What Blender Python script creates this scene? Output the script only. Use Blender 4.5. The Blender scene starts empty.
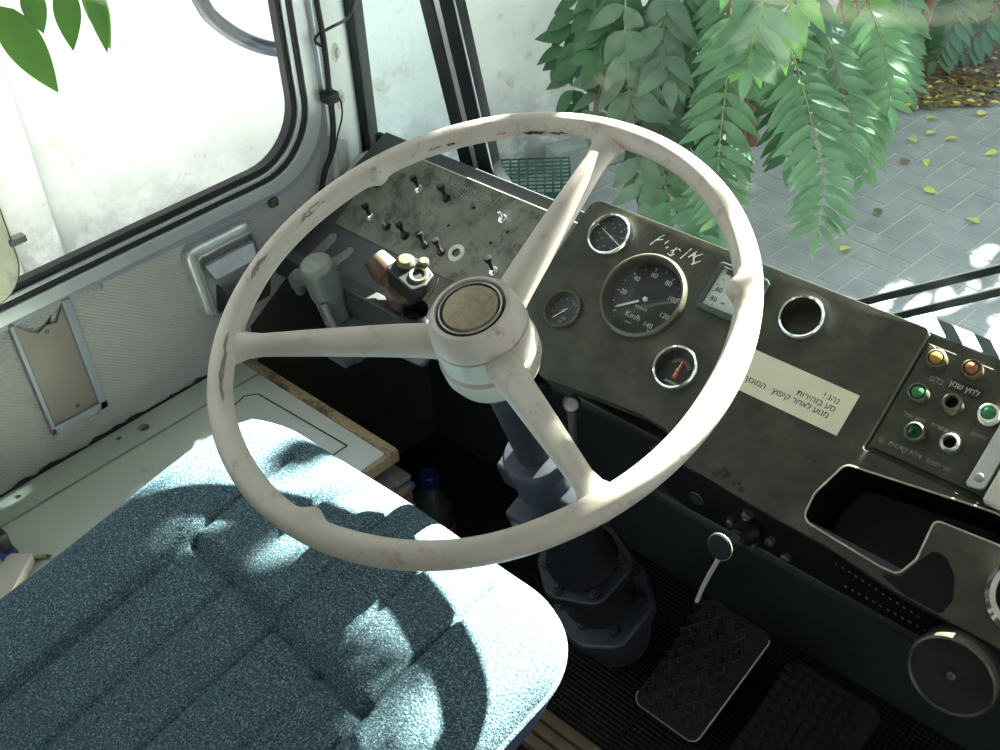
import bpy, bmesh, math, random
from mathutils import Vector, Matrix
random.seed(7)
S = bpy.context.scene
COL = S.collection
PI = math.pi
Z0 = 0.76            # the cab floor lies this far below the wheel centre, which is the origin while building


def V(*a):
    return Vector(a)


# ------------------------------------------------------------------ materials
def lin(c):
    o = []
    for x in c:
        x = x / 255.0
        o.append(x / 12.92 if x <= .04045 else ((x + .055) / 1.055) ** 2.4)
    return (o[0], o[1], o[2], 1)


class NT:
    def __init__(s, name):
        s.m = bpy.data.materials.new(name)
        s.m.use_nodes = True
        s.t = s.m.node_tree
        s.n = s.t.nodes
        s.b = s.n['Principled BSDF']
        s.out = s.n['Material Output']
        s.tc = s.n.new('ShaderNodeTexCoord')

    def new(s, typ, **kw):
        k = s.n.new(typ)
        for a, b in kw.items():
            setattr(k, a, b)
        return k

    def link(s, a, b):
        s.t.links.new(a, b)

    def noise(s, scale, detail=4, rough=.6, vec=None):
        k = s.new('ShaderNodeTexNoise')
        k.inputs['Scale'].default_value = scale
        k.inputs['Detail'].default_value = detail
        k.inputs['Roughness'].default_value = rough
        s.link(vec or s.tc.outputs['Object'], k.inputs['Vector'])
        return k.outputs['Fac']

    def ramp(s, fac, stops):
        k = s.new('ShaderNodeValToRGB')
        e = k.color_ramp.elements
        while len(e) < len(stops):
            e.new(.5)
        for el, (p, c) in zip(e, stops):
            el.position = p
            el.color = c
        s.link(fac, k.inputs['Fac'])
        return k.outputs['Color']

    def mix(s, fac, a, b):
        k = s.new('ShaderNodeMix', data_type='RGBA')
        for sock, val in ((k.inputs[0], fac), (k.inputs[6], a), (k.inputs[7], b)):
            if hasattr(val, 'links'):
                s.link(val, sock)
            else:
                sock.default_value = val
        return k.outputs[2]

    def bump(s, h, strength=.3, dist=.001):
        k = s.new('ShaderNodeBump')
        k.inputs['Strength'].default_value = strength
        k.inputs['Distance'].default_value = dist
        s.link(h, k.inputs['Height'])
        s.link(k.outputs['Normal'], s.b.inputs['Normal'])


def dark(c, f):
    return (c[0] * f, c[1] * f, c[2] * f, 1)


def mat(name, col, rough=.5, metal=0, var=.15, vs=14, bump=0, bs=300, stain=None, st=(.55, .68), ss=25, spec=.5):
    k = NT(name)
    c = lin(col)
    color = k.ramp(k.noise(vs), [(.3, dark(c, 1 - var)), (.7, dark(c, 1 + var))])
    if stain:
        f = k.ramp(k.noise(ss, 6, .7), [(st[0], (0, 0, 0, 1)), (st[1], (1, 1, 1, 1))])
        color = k.mix(f, color, lin(stain))
    k.link(color, k.b.inputs['Base Color'])
    k.b.inputs['Roughness'].default_value = rough
    k.b.inputs['Metallic'].default_value = metal
    k.b.inputs['Specular IOR Level'].default_value = spec
    if bump:
        k.bump(k.noise(bs, 3), bump)
    return k.m


def glass(name, tint=(1, 1, 1), haze=.0, refl=.06):
    k = NT(name)
    k.n.remove(k.b)
    tr = k.new('ShaderNodeBsdfTransparent')
    tr.inputs['Color'].default_value = (tint[0], tint[1], tint[2], 1)
    gl = k.new('ShaderNodeBsdfGlossy')
    gl.inputs['Roughness'].default_value = .02
    mx = k.new('ShaderNodeMixShader')
    mx.inputs[0].default_value = refl
    k.link(tr.outputs[0], mx.inputs[1])
    k.link(gl.outputs[0], mx.inputs[2])
    last = mx
    if haze:
        df = k.new('ShaderNodeBsdfTranslucent')
        df.inputs['Color'].default_value = (.8, .88, .88, 1)
        m2 = k.new('ShaderNodeMixShader')
        n = k.noise(9, 5)
        r = k.new('ShaderNodeMath', operation='MULTIPLY')
        k.link(n, r.inputs[0])
        r.inputs[1].default_value = haze * 2
        k.link(r.outputs[0], m2.inputs[0])
        k.link(mx.outputs[0], m2.inputs[1])
        k.link(df.outputs[0], m2.inputs[2])
        last = m2
    k.link(last.outputs[0], k.out.inputs['Surface'])
    return k.m


def leafmat(name, col, back=.35):
    k = NT(name)
    c = lin(col)
    color = k.ramp(k.noise(11, 3), [(.3, dark(c, .75)), (.7, dark(c, 1.3))])
    k.link(color, k.b.inputs['Base Color'])
    k.b.inputs['Roughness'].default_value = .55
    k.b.inputs['Specular IOR Level'].default_value = .25
    tl = k.new('ShaderNodeBsdfTranslucent')
    tl.inputs['Color'].default_value = (c[0] * 1.15, c[1] * 1.35, c[2] * .6, 1)
    mx = k.new('ShaderNodeMixShader')
    mx.inputs[0].default_value = back
    k.link(k.b.outputs[0], mx.inputs[1])
    k.link(tl.outputs[0], mx.inputs[2])
    k.link(mx.outputs[0], k.out.inputs['Surface'])
    return k.m


def pattern_mat(name, col, axes, ks, strength=.5, dist=.0015, rough=.5, var=.12, spec=.4, combine='MULTIPLY', stain=None, st=(.6, .7)):
    """a moulded surface: product (or maximum) of two sine waves as relief"""
    k = NT(name)
    c = lin(col)
    color = k.ramp(k.noise(7, 5), [(.3, dark(c, 1 - var)), (.7, dark(c, 1 + var))])
    if stain:
        f = k.ramp(k.noise(16, 6, .7), [(st[0], (0, 0, 0, 1)), (st[1], (1, 1, 1, 1))])
        color = k.mix(f, color, lin(stain))
    k.link(color, k.b.inputs['Base Color'])
    k.b.inputs['Roughness'].default_value = rough
    k.b.inputs['Specular IOR Level'].default_value = spec
    sx = k.new('ShaderNodeSeparateXYZ')
    k.link(k.tc.outputs['Object'], sx.inputs[0])
    outs = []
    for a, q in zip(axes, ks):
        m = k.new('ShaderNodeMath', operation='MULTIPLY')
        if len(a) == 2:
            ad = k.new('ShaderNodeMath', operation='ADD' if a[0] != '-' else 'SUBTRACT')
            k.link(sx.outputs['XYZ'.index(a[0])], ad.inputs[0])
            k.link(sx.outputs['XYZ'.index(a[1])], ad.inputs[1])
            src = ad.outputs[0]
        elif len(a) == 3:
            ad = k.new('ShaderNodeMath', operation='SUBTRACT')
            k.link(sx.outputs['XYZ'.index(a[0])], ad.inputs[0])
            k.link(sx.outputs['XYZ'.index(a[2])], ad.inputs[1])
            src = ad.outputs[0]
        else:
            src = sx.outputs['XYZ'.index(a)]
        k.link(src, m.inputs[0])
        m.inputs[1].default_value = q
        si = k.new('ShaderNodeMath', operation='SINE')
        k.link(m.outputs[0], si.inputs[0])
        outs.append(si.outputs[0])
    cb = k.new('ShaderNodeMath', operation=combine)
    k.link(outs[0], cb.inputs[0])
    k.link(outs[1], cb.inputs[1])
    k.bump(cb.outputs[0], strength, dist)
    return k.m


M = {}
M['wheel'] = mat('cream_worn_paint', (188, 179, 166), .4, 0, .09, 12, .2, 160, (140, 112, 92), (.58, .74), 34)
M['scuffed'] = mat('rubbed_paint', (126, 112, 99), .7, 0, .25, 60, .4, 400)
M['rust'] = mat('bare_dark_patch', (70, 56, 47), .8, 0, .4, 60, .4, 400)
M['hubcap'] = mat('brass_grey_button', (146, 134, 106), .5, .2, .25, 120, .25, 700)
M['hubring'] = mat('dark_ring', (60, 60, 58), .35, .6, .2)
M['dash'] = mat('olive_black_panel', (58, 59, 49), .5, 0, .32, 26, .2, 420, (88, 83, 68), (.52, .78), 17, .25)
M['plate'] = mat('worn_switch_plate', (98, 100, 84), .46, .15, .28, 30, .2, 300, (58, 62, 50), (.5, .62), 34, .5)
M['dashdark'] = mat('dark_paint', (44, 46, 44), .45, 0, .2, 15, .1, 300)
M['frame'] = mat('dark_grey_rim', (58, 60, 60), .45, .1, .1)
M['fascia'] = mat('glossy_black', (13, 13, 14), .4, 0, .3, 20, .05, 200, (32, 34, 36), (.62, .75), 30)
M['tray'] = mat('black_plastic', (7, 8, 11), .4, 0, .2, 20, spec=.2)
M['chrome'] = mat('chrome', (225, 225, 225), .13, 1, .05, 40)
M['steel'] = mat('dull_steel', (170, 170, 165), .35, .85, .12, 50, .1, 300)
M['dial'] = mat('dial_black', (24, 26, 26), .5, 0, .2, 60)
M['paleprint'] = mat('pale_print', (186, 186, 172), .6, 0, .08)
M['dimprint'] = mat('faded_print', (132, 134, 124), .6, 0, .1)
M['redprint'] = mat('red_print', (215, 70, 50), .55, 0, .1)
M['glass'] = glass('gauge_glass', (.96, .97, .96), 0, .008)
M['bezel'] = mat('tarnished_bezel', (90, 88, 74), .4, .55, .25, 60, .15, 300)
M['temp_face'] = mat('grey_dial_face', (172, 178, 170), .5, 0, .1, 40)
M['green_case'] = mat('dark_green_case', (48, 66, 60), .45, 0, .2, 30)
M['sticker'] = mat('cream_sticker', (212, 204, 176), .5, 0, .06, 30)
M['ink'] = mat('black_ink', (34, 32, 30), .6, 0, .1)
M['whitepaint'] = mat('white_brush_paint', (225, 225, 210), .6, 0, .1)
M['knob'] = mat('black_bakelite', (14, 14, 15), .45, 0, .2)
M['green_lens'] = mat('green_lens', (40, 112, 62), .2, 0, .1, 100)
M['amber_lens'] = mat('amber_lens', (150, 118, 52), .25, 0, .12, 100)
M['orange_lens'] = mat('orange_lens', (142, 84, 56), .25, 0, .12, 100)
M['dark_green'] = mat('broken_green_lens', (30, 84, 56), .3, 0, .2, 100)
M['holeblack'] = mat('dark_hole', (6, 6, 6), .8, 0, .1)
M['olive_case'] = mat('olive_lamp_case', (84, 80, 62), .45, .2, .2, 60)
M['label_black'] = mat('black_label', (26, 22, 20), .4, 0, .1)
M['fabric'] = None
M['vinylside'] = mat('grey_blue_vinyl', (76, 82, 108), .5, 0, .1)
M['seam'] = mat('dark_seam', (16, 24, 30), .8, 0, .1)
M['wallvinyl'] = pattern_mat('embossed_grey_vinyl', (158, 156, 151), ('Y', 'Z'), (900, 1250), .6, .001, .45, .04, .5)
M['wallplain'] = pattern_mat('faint_embossed_vinyl', (186, 184, 178), ('Y', 'Z'), (900, 1250), .25, .0006, .45, .05, .5)
M['alu'] = mat('aluminium_trim', (200, 204, 204), .32, .55, .06, 30)
M['alublue'] = mat('grey_blue_trim', (136, 142, 150), .4, .2, .06, 20)
M['creamtrim'] = mat('cream_trim', (196, 190, 176), .45, .1, .06, 20)
M['rubber'] = mat('black_rubber', (18, 19, 20), .55, 0, .2, 30)
M['panelplate'] = mat('taupe_plate', (122, 116, 107), .42, .25, .05, 20)
M['ledge'] = mat('pale_green_grey_paint', (176, 182, 170), .5, 0, .06, 9, .08, 200, (146, 146, 130), (.62, .74), 14)
M['wood'] = mat('worn_wood', (146, 126, 92), .6, 0, .2, 60, .2, 200, (70, 60, 44), (.5, .62), 40)
M['pillar'] = mat('white_paint_rusty', (226, 224, 216), .45, 0, .04, 12, .08, 100, (170, 140, 116), (.66, .78), 26)
M['cable'] = mat('black_cable', (14, 14, 16), .5, 0, .2)
M['column'] = mat('column_dark_paint', (30, 31, 33), .45, .1, .2, 30)
M['casting'] = mat('blue_grey_casting', (44, 48, 55), .5, .2, .22, 24, .2, 120)
M['castdark'] = mat('dark_casting', (26, 29, 33), .5, .2, .25, 24, .2, 120)
M['bolt'] = mat('worn_bolt', (120, 118, 110), .4, .7, .2, 60)
M['bulk'] = mat('dark_slate_paint', (48, 53, 54), .55, 0, .14, 8, .1, 100)
M['floor'] = pattern_mat('ribbed_black_mat', (24, 22, 20), ('XY', 'X-Y'), (420, 420), .5, .0025, .7, .25, .2)
M['pedal'] = pattern_mat('diamond_rubber', (34, 31, 28), ('XY', 'X-Y'), (150, 150), .9, .006, .6, .3, .4, 'MAXIMUM')
M['pedalrib'] = mat('black_pedal_rubber', (22, 21, 19), .7, 0, .25, 40, spec=.25)
M['worn_edge'] = mat('worn_bright_edge', (170, 165, 150), .4, .5, .3, 90)
M['valve'] = mat('grey_valve_paint', (98, 103, 102), .42, .2, .14, 30, .1, 200)
M['valvecap'] = mat('green_grey_cap', (112, 116, 104), .42, .25, .14, 60)
M['valvebrown'] = mat('brown_valve', (80, 62, 52), .4, .4, .3, 30)
M['plank'] = mat('grimy_plank', (96, 84, 62), .7, 0, .3, 40, .3, 80)
M['paver'] = mat('grey_paver', (160, 163, 166), .75, 0, .16, 6, .3, 120, (128, 126, 118), (.6, .75), 4)
M['grout'] = mat('pale_joint', (196, 198, 190), .9, 0, .15, 9)
M['earth'] = mat('leafy_earth', (122, 104, 78), .95, 0, .4, 9, .5, 40)
M['leaf'] = leafmat('leaf_green', (84, 116, 86), .14)
M['leafdull'] = leafmat('leaf_grey_green', (80, 100, 82), .1)
M['leafpale'] = leafmat('leaf_pale_green', (98, 136, 98), .15)
M['leafdark'] = leafmat('leaf_dark_green', (60, 92, 62), .14)
M['leafsprig'] = leafmat('leaf_sprig_green', (84, 124, 66), .25)
M['leafbright'] = leafmat('leaf_backlit_green', (100, 146, 76), .2)
M['yellowleaf'] = leafmat('leaf_fallen_yellow', (226, 220, 120), .1)
M['brownleaf'] = leafmat('leaf_fallen_brown', (132, 108, 76), .05)
M['stem'] = mat('green_brown_stem', (124, 128, 84), .7, 0, .2)
M['bark'] = mat('red_brown_bark', (128, 92, 78), .85, 0, .25, 20, .3, 60)
M['whitebox'] = mat('white_plastic', (214, 208, 196), .5, 0, .06)
M['bluepaint'] = mat('chipped_blue_paint', (14, 30, 54), .4, .1, .15, 30, .1, 100, (110, 120, 116), (.6, .66), 60)
M['mesh_green'] = mat('green_plastic', (34, 92, 76), .5, 0, .12)
M['concrete'] = mat('kerb_concrete', (150, 158, 156), .85, 0, .12, 20, .3, 80)
M['mirror'] = mat('yellowed_mirror_back', (222, 216, 184), .3, .1, .12, 22, 0, 100, (150, 160, 146), (.5, .75), 18)
M['red'] = mat('red_plastic', (168, 34, 40), .4, 0, .1)
M['blue'] = mat('blue_plastic', (52, 66, 150), .4, 0, .15)
M['bottle'] = mat('translucent_bottle', (52, 56, 54), .25, 0, .1)
M['bluecap'] = mat('blue_cap', (22, 36, 84), .4, 0, .1)
M['news'] = mat('newsprint', (96, 86, 74), .8, 0, .3, 60, 0, 100, (52, 70, 90), (.52, .56), 50)
M['newsor'] = mat('magazine_cover', (112, 70, 50), .5, 0, .3, 40, 0, 100, (110, 130, 150), (.5, .53), 30)
M['ledgeteal'] = mat('pale_teal_paint', (74, 86, 84), .5, 0, .06, 20, .08, 100, (50, 58, 56), (.6, .72), 40)
M['wiper'] = mat('matt_black_arm', (26, 32, 32), .7, 0, .2, 30, spec=.2)
M['spk'] = mat('dark_grille', (40, 42, 40), .5, .1, .2, 60)
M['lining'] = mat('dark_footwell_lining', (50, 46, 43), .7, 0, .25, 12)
M['ashsteel'] = mat('worn_flap_steel', (132, 134, 134), .35, .5, .15, 40)
M['darksteel'] = mat('dark_bin_steel', (70, 72, 70), .3, .5, .15, 40)
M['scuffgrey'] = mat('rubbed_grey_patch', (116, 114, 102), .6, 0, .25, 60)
M['roof'] = mat('grey_headlining', (150, 150, 146), .8, 0, .05)

# seat cloth: blue grey weave with pale flecks
k = NT('blue_grey_seat_cloth')
c1 = k.ramp(k.noise(520, 3, .7), [(.36, lin((36, 52, 60))), (.54, lin((74, 98, 108))), (.70, lin((156, 178, 180)))])
c2 = k.mix(k.ramp(k.noise(7, 3), [(.4, (0, 0, 0, 1)), (.75, (.3, .3, .3, 1))]), c1, lin((80, 100, 104)))
k.link(c2, k.b.inputs['Base Color'])
k.b.inputs['Roughness'].default_value = .9
k.b.inputs['Specular IOR Level'].default_value = .2
k.bump(k.noise(480, 2), .7, .002)
M['fabric'] = k.m

# rendered wall outside: white paint, dirt splashed along its foot
k = NT('old_white_render')
base = k.ramp(k.noise(2.2, 6), [(.3, lin((206, 210, 206))), (.7, lin((232, 234, 232)))])
spots = k.ramp(k.noise(7, 8, .75), [(.57, (0, 0, 0, 1)), (.72, (.9, .9, .9, 1))])
base = k.mix(spots, base, lin((176, 164, 142)))
sx = k.new('ShaderNodeSeparateXYZ')
k.link(k.tc.outputs['Object'], sx.inputs[0])
mr = k.new('ShaderNodeMapRange')
mr.inputs[1].default_value = .55
mr.inputs[2].default_value = .02
k.link(sx.outputs[2], mr.inputs[0])
nz = k.new('ShaderNodeMath', operation='MULTIPLY')
k.link(mr.outputs[0], nz.inputs[0])
k.link(k.ramp(k.noise(6, 8, .75), [(.36, (0, 0, 0, 1)), (.54, (1, 1, 1, 1))]), nz.inputs[1])
base = k.mix(nz.outputs[0], base, lin((104, 106, 102)))
k.link(base, k.b.inputs['Base Color'])
k.b.inputs['Roughness'].default_value = .85
k.bump(k.noise(30, 5), .3, .01)
M['whitewall'] = k.m


# ------------------------------------------------------------------ mesh tools
class MB:
    def __init__(s):
        s.bm = bmesh.new()

    def merge(s, t, mtx=None, mi=0):
        mp = {}
        for v in t.verts:
            mp[v] = s.bm.verts.new(mtx @ v.co if mtx else v.co)
        for f in t.faces:
            try:
                nf = s.bm.faces.new([mp[v] for v in f.verts])
                nf.material_index = mi
            except ValueError:
                pass
        t.free()
        return s

    def box(s, lo, hi, bev=0, mtx=None, mi=0, seg=2):
        t = bmesh.new()
        bmesh.ops.create_cube(t, size=1)
        for v in t.verts:
            for i in range(3):
                v.co[i] = lo[i] + (v.co[i] + .5) * (hi[i] - lo[i])
        if bev:
            bmesh.ops.bevel(t, geom=t.edges[:], offset=bev, segments=seg, affect='EDGES', profile=.5)
        return s.merge(t, mtx, mi)

    def lathe(s, prof, n=32, mtx=None, mi=0):
        t = bmesh.new()
        rings = []
        for r, z in prof:
            if r < 1e-6:
                rings.append([t.verts.new((0, 0, z))])
            else:
                rings.append([t.verts.new((r * math.cos(2 * PI * i / n), r * math.sin(2 * PI * i / n), z)) for i in range(n)])
        for a, b in zip(rings, rings[1:]):
            for i in range(n):
                j = (i + 1) % n
                if len(a) == 1 and len(b) == 1:
                    continue
                if len(a) == 1:
                    t.faces.new((a[0], b[i], b[j]))
                elif len(b) == 1:
                    t.faces.new((a[i], a[j], b[0]))
                else:
                    t.faces.new((a[i], a[j], b[j], b[i]))
        return s.merge(t, mtx, mi)

    def tube(s, pts, r, n=12, closed=False, mtx=None, mi=0, flat=None):
        pts = [Vector(p) for p in pts]
        m = len(pts)
        rs = r if isinstance(r, (list, tuple)) else [r] * m
        t = bmesh.new()
        tang = []
        for i in range(m):
            a = pts[(i - 1) % m] if (closed or i) else pts[i]
            b = pts[(i + 1) % m] if (closed or i < m - 1) else pts[i]
            tang.append((b - a).normalized())
        up = Vector((0, 0, 1)) if abs(tang[0].z) < .9 else Vector((1, 0, 0))
        nrm = (up - tang[0] * up.dot(tang[0])).normalized()
        rings = []
        for i in range(m):
            nrm = (nrm - tang[i] * nrm.dot(tang[i])).normalized()
            bn = tang[i].cross(nrm)
            fa, fb = flat or (1, 1)
            rings.append([t.verts.new(pts[i] + nrm * math.cos(2 * PI * q / n) * rs[i] * fa + bn * math.sin(2 * PI * q / n) * rs[i] * fb) for q in range(n)])
        for i in range(m if closed else m - 1):
            a, b = rings[i], rings[(i + 1) % m]
            for q in range(n):
                w = (q + 1) % n
                t.faces.new((a[q], a[w], b[w], b[q]))
        if not closed:
            t.faces.new(rings[0][::-1])
            t.faces.new(rings[-1])
        return s.merge(t, mtx, mi)

    def prism(s, outline, h0, h1, holes=(), bev=0, mtx=None, mi=0):
        t = bmesh.new()
        loops = [list(outline)] + [list(h) for h in holes]
        if not holes:
            top = t.faces.new([t.verts.new((p[0], p[1], h1)) for p in outline])
            r = bmesh.ops.extrude_face_region(t, geom=[top])
            for g in r['geom']:
                if isinstance(g, bmesh.types.BMVert):
                    g.co.z = h0
            if bev:
                t.faces.ensure_lookup_table()
                es = [e for e in t.edges if abs(e.verts[0].co.z - h1) < 1e-7 and abs(e.verts[1].co.z - h1) < 1e-7]
                bmesh.ops.bevel(t, geom=es, offset=bev, segments=3, affect='EDGES', profile=.5)
            if not any(abs(f.calc_center_median().z - h0) < 1e-6 for f in t.faces):
                pass
        else:
            allv = []
            edges = []
            for L in loops:
                vs = [t.verts.new((p[0], p[1], h1)) for p in L]
                allv.append(vs)
                for i in range(len(vs)):
                    edges.append(t.edges.new((vs[i], vs[(i + 1) % len(vs)])))
            bmesh.ops.triangle_fill(t, use_beauty=True, use_dissolve=False, edges=edges)
            top = t.faces[:]
            low = {}
            for vs in allv:
                for v in vs:
                    low[v] = t.verts.new((v.co.x, v.co.y, h0))
            for f in top:
                t.faces.new([low[v] for v in f.verts][::-1])
            for vs in allv:
                for i in range(len(vs)):
                    a, b = vs[i], vs[(i + 1) % len(vs)]
                    t.faces.new((a, b, low[b], low[a]))
            if bev:
                es = [e for e in t.edges if len(e.link_faces) == 2 and abs(e.verts[0].co.z - h1) < 1e-7 and abs(e.verts[1].co.z - h1) < 1e-7 and any(f not in top for f in e.link_faces)]
                es = [e for e in es if any(abs(f.normal.z) < .5 or f.calc_center_median().z < h1 - 1e-6 for f in e.link_faces)]
                bmesh.ops.bevel(t, geom=es, offset=bev, segments=2, affect='EDGES', profile=.5)
        bmesh.ops.recalc_face_normals(t, faces=t.faces[:])
        return s.merge(t, mtx, mi)

    def quad(s, pts, mi=0):
        f = s.bm.faces.new([s.bm.verts.new(p) for p in pts])
        f.material_index = mi
        return s

    def build(s, name, mats, parent=None, mtx=None, smooth=True, ang=38, recalc=True):
        o = s._build(name, mats, parent, mtx, smooth, ang, recalc)
        if smooth and ang == 38:
            w = o.modifiers.new('weighted_normals', 'WEIGHTED_NORMAL')
            w.keep_sharp = True
        return o

    def _build(s, name, mats, parent=None, mtx=None, smooth=True, ang=38, recalc=True):
        if recalc:
            bmesh.ops.recalc_face_normals(s.bm, faces=s.bm.faces[:])
        if mtx is not None:
            for v in s.bm.verts:
                v.co = mtx @ v.co
        off = WL[parent.name] if parent is not None else None
        if off is not None:
            for v in s.bm.verts:
                v.co -= off
        me = bpy.data.meshes.new(name)
        s.bm.to_mesh(me)
        s.bm.free()
        for m_ in (mats if isinstance(mats, (list, tuple)) else [mats]):
            me.materials.append(m_)
        if smooth:
            me.polygons.foreach_set('use_smooth', [True] * len(me.polygons))
            me.set_sharp_from_angle(angle=math.radians(ang))
        o = bpy.data.objects.new(name, me)
        COL.objects.link(o)
        if parent is not None:
            o.parent = parent
            WL[o.name] = off
        else:
            # origin at the foot of the mesh
            if len(me.vertices):
                xs = [v.co for v in me.vertices]
                lo = Vector([min(c[i] for c in xs) for i in range(3)])
                hi = Vector([max(c[i] for c in xs) for i in range(3)])
                org = Vector(((lo.x + hi.x) / 2, (lo.y + hi.y) / 2, lo.z))
                for v in me.vertices:
                    v.co -= org
                o.location = org
                WL[o.name] = org
            else:
                WL[o.name] = Vector()
        return o


WL = {}


def thing(name, label, cat, loc, group=None):
    o = bpy.data.objects.new(name, None)
    o.empty_display_size = .02
    COL.objects.link(o)
    o.location = loc
    WL[o.name] = Vector(loc)
    tag(o, label, cat, group)
    return o


def tag(o, label, cat, group=None, kind=None):
    o['label'] = label
    o['category'] = cat
    if group:
        o['group'] = group
    if kind:
        o['kind'] = kind
    return o


def struct(o, label=None, cat=None):
    o['kind'] = 'structure'
    if label:
        o['label'] = label
    if cat:
        o['category'] = cat
    return o


def sthing(name, label, cat, loc):
    o = thing(name, label, cat, loc)
    o['kind'] = 'structure'
    return o


def rpoly(pts, r, n=6):
    """polygon with rounded corners; r one radius or one per corner"""
    m = len(pts)
    out = []
    for i in range(m):
        p = Vector(pts[i]).to_2d()
        a = Vector(pts[i - 1]).to_2d()
        b = Vector(pts[(i + 1) % m]).to_2d()
        rr = r[i] if isinstance(r, (list, tuple)) else r
        if rr < 1e-6:
            out.append((p.x, p.y))
            continue
        u = (a - p).normalized()
        w = (b - p).normalized()
        ang = math.acos(max(-1, min(1, u.dot(w))))
        d = min(rr / math.tan(ang / 2), (a - p).length * .49, (b - p).length * .49)
        rr = d * math.tan(ang / 2)
        c = p + (u + w).normalized() * (rr / math.sin(ang / 2))
        s0 = p + u * d - c
        s1 = p + w * d - c
        a0 = math.atan2(s0.y, s0.x)
        a1 = math.atan2(s1.y, s1.x)
        da = (a1 - a0 + PI) % (2 * PI) - PI
        for q in range(n + 1):
            t = a0 + da * q / n
            out.append((c.x + rr * math.cos(t), c.y + rr * math.sin(t)))
    return out


def rect(x0, y0, x1, y1, r=0, n=6):
    p = [(x0, y0), (x1, y0), (x1, y1), (x0, y1)]
    return rpoly(p, r, n) if r else p


def circ(x, y, r, n=32):
    return [(x + r * math.cos(2 * PI * i / n), y + r * math.sin(2 * PI * i / n)) for i in range(n)]


def T(x, y, z):
    return Matrix.Translation((x, y, z))


def frame(o, ex, ey, ez):
    return Matrix(((ex[0], ey[0], ez[0], o[0]), (ex[1], ey[1], ez[1], o[1]), (ex[2], ey[2], ez[2], o[2]), (0, 0, 0, 1)))


def axis_to(p0, p1):
    p0 = Vector(p0)
    d = Vector(p1) - p0
    q = d.to_track_quat('Z', 'Y')
    return Matrix.Translation(p0) @ q.to_matrix().to_4x4()


def spline(pts, n=8):
    P = [Vector(p) for p in pts]
    out = []
    for i in range(len(P) - 1):
        p0 = P[i - 1] if i else P[i] * 2 - P[i + 1]
        p1, p2 = P[i], P[i + 1]
        p3 = P[i + 2] if i + 2 < len(P) else P[i + 1] * 2 - P[i]
        for q in range(n):
            t = q / n
            out.append(.5 * ((2 * p1) + (p2 - p0) * t + (2 * p0 - 5 * p1 + 4 * p2 - p3) * t * t + (3 * p1 - p0 - 3 * p2 + p3) * t ** 3))
    out.append(P[-1])
    return out


def text(body, size, name, m, parent, mtx, depth=.0003, align='CENTER'):
    cu = bpy.data.curves.new('lettering', 'FONT')
    cu.body = body
    cu.size = size
    cu.extrude = depth
    cu.align_x = align
    cu.align_y = 'CENTER'
    ob = bpy.data.objects.new('lettering', cu)
    me = bpy.data.meshes.new_from_object(ob)
    bpy.data.objects.remove(ob)
    mb = MB()
    mb.bm.from_mesh(me)
    bpy.data.meshes.remove(me)
    return mb.build(name, m, parent, mtx, smooth=False, recalc=False)


def text_into(mb, body, size, mtx, mi=0, depth=.0002):
    cu = bpy.data.curves.new('lettering', 'FONT')
    cu.body = body
    cu.size = size
    cu.extrude = depth
    cu.align_x = 'CENTER'
    cu.align_y = 'CENTER'
    ob = bpy.data.objects.new('lettering', cu)
    me = bpy.data.meshes.new_from_object(ob)
    bpy.data.objects.remove(ob)
    t = bmesh.new()
    t.from_mesh(me)
    bpy.data.meshes.remove(me)
    mb.merge(t, mtx, mi)


# ------------------------------------------------------------------ reference frames
TILT = math.radians(19)
WM = frame((0, 0, 0), (1, 0, 0), (0, math.cos(TILT), math.sin(TILT)), (0, -math.sin(TILT), math.cos(TILT)))   # steering wheel
PH = math.radians(36)
DM = frame((0, .30, -.153), (1, 0, 0), (0, math.cos(PH), math.sin(PH)), (0, -math.sin(PH), math.cos(PH)))      # sloping dashboard: x, up the slope, out of it
RK = math.atan(.2)
SM = frame((0, .425, -.155), (1, 0, 0), (0, -math.sin(RK), math.cos(RK)), (0, -math.cos(RK), -math.sin(RK)))   # windscreen: x, up the pane, inwards
XW = -.585                                                                                                     # inner face of the left side wall
LMX = frame((XW, 0, 0), (0, 1, 0), (0, 0, 1), (1, 0, 0))                                                       # left wall: y, z, into the cab

# ------------------------------------------------------------------ steering wheel
R = .2495
wheel = thing('steering_wheel', 'large worn cream three-spoke steering wheel above the driver seat', 'steering wheel', (0, 0, 0))
mb = MB()
n_r, n_t = 240, 20
t = bmesh.new()
rings = []
for i in range(n_r):
    a = 2 * PI * i / n_r
    b = 0
    for c0 in (33, 157, 276):
        d = (math.degrees(a) - c0 + 180) % 360 - 180
        b += math.exp(-(d / 2.2) ** 2)
    ring = []
    for j in range(n_t):
        q = 2 * PI * j / n_t
        rr = .0124
        inner = max(0, -math.cos(q))
        rr += b * .008 * inner + .0006 * math.sin(a * 9) * inner
        ring.append(t.verts.new(((R + rr * math.cos(q)) * math.cos(a), (R + rr * math.cos(q)) * math.sin(a), rr * math.sin(q))))
    rings.append(ring)
for i in range(n_r):
    A, B = rings[i], rings[(i + 1) % n_r]
    for j in range(n_t):
        t.faces.new((A[j], B[j], B[(j + 1) % n_t], A[(j + 1) % n_t]))
mb.merge(t)
rim = mb.build('rim', M['wheel'], wheel, WM)
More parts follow.
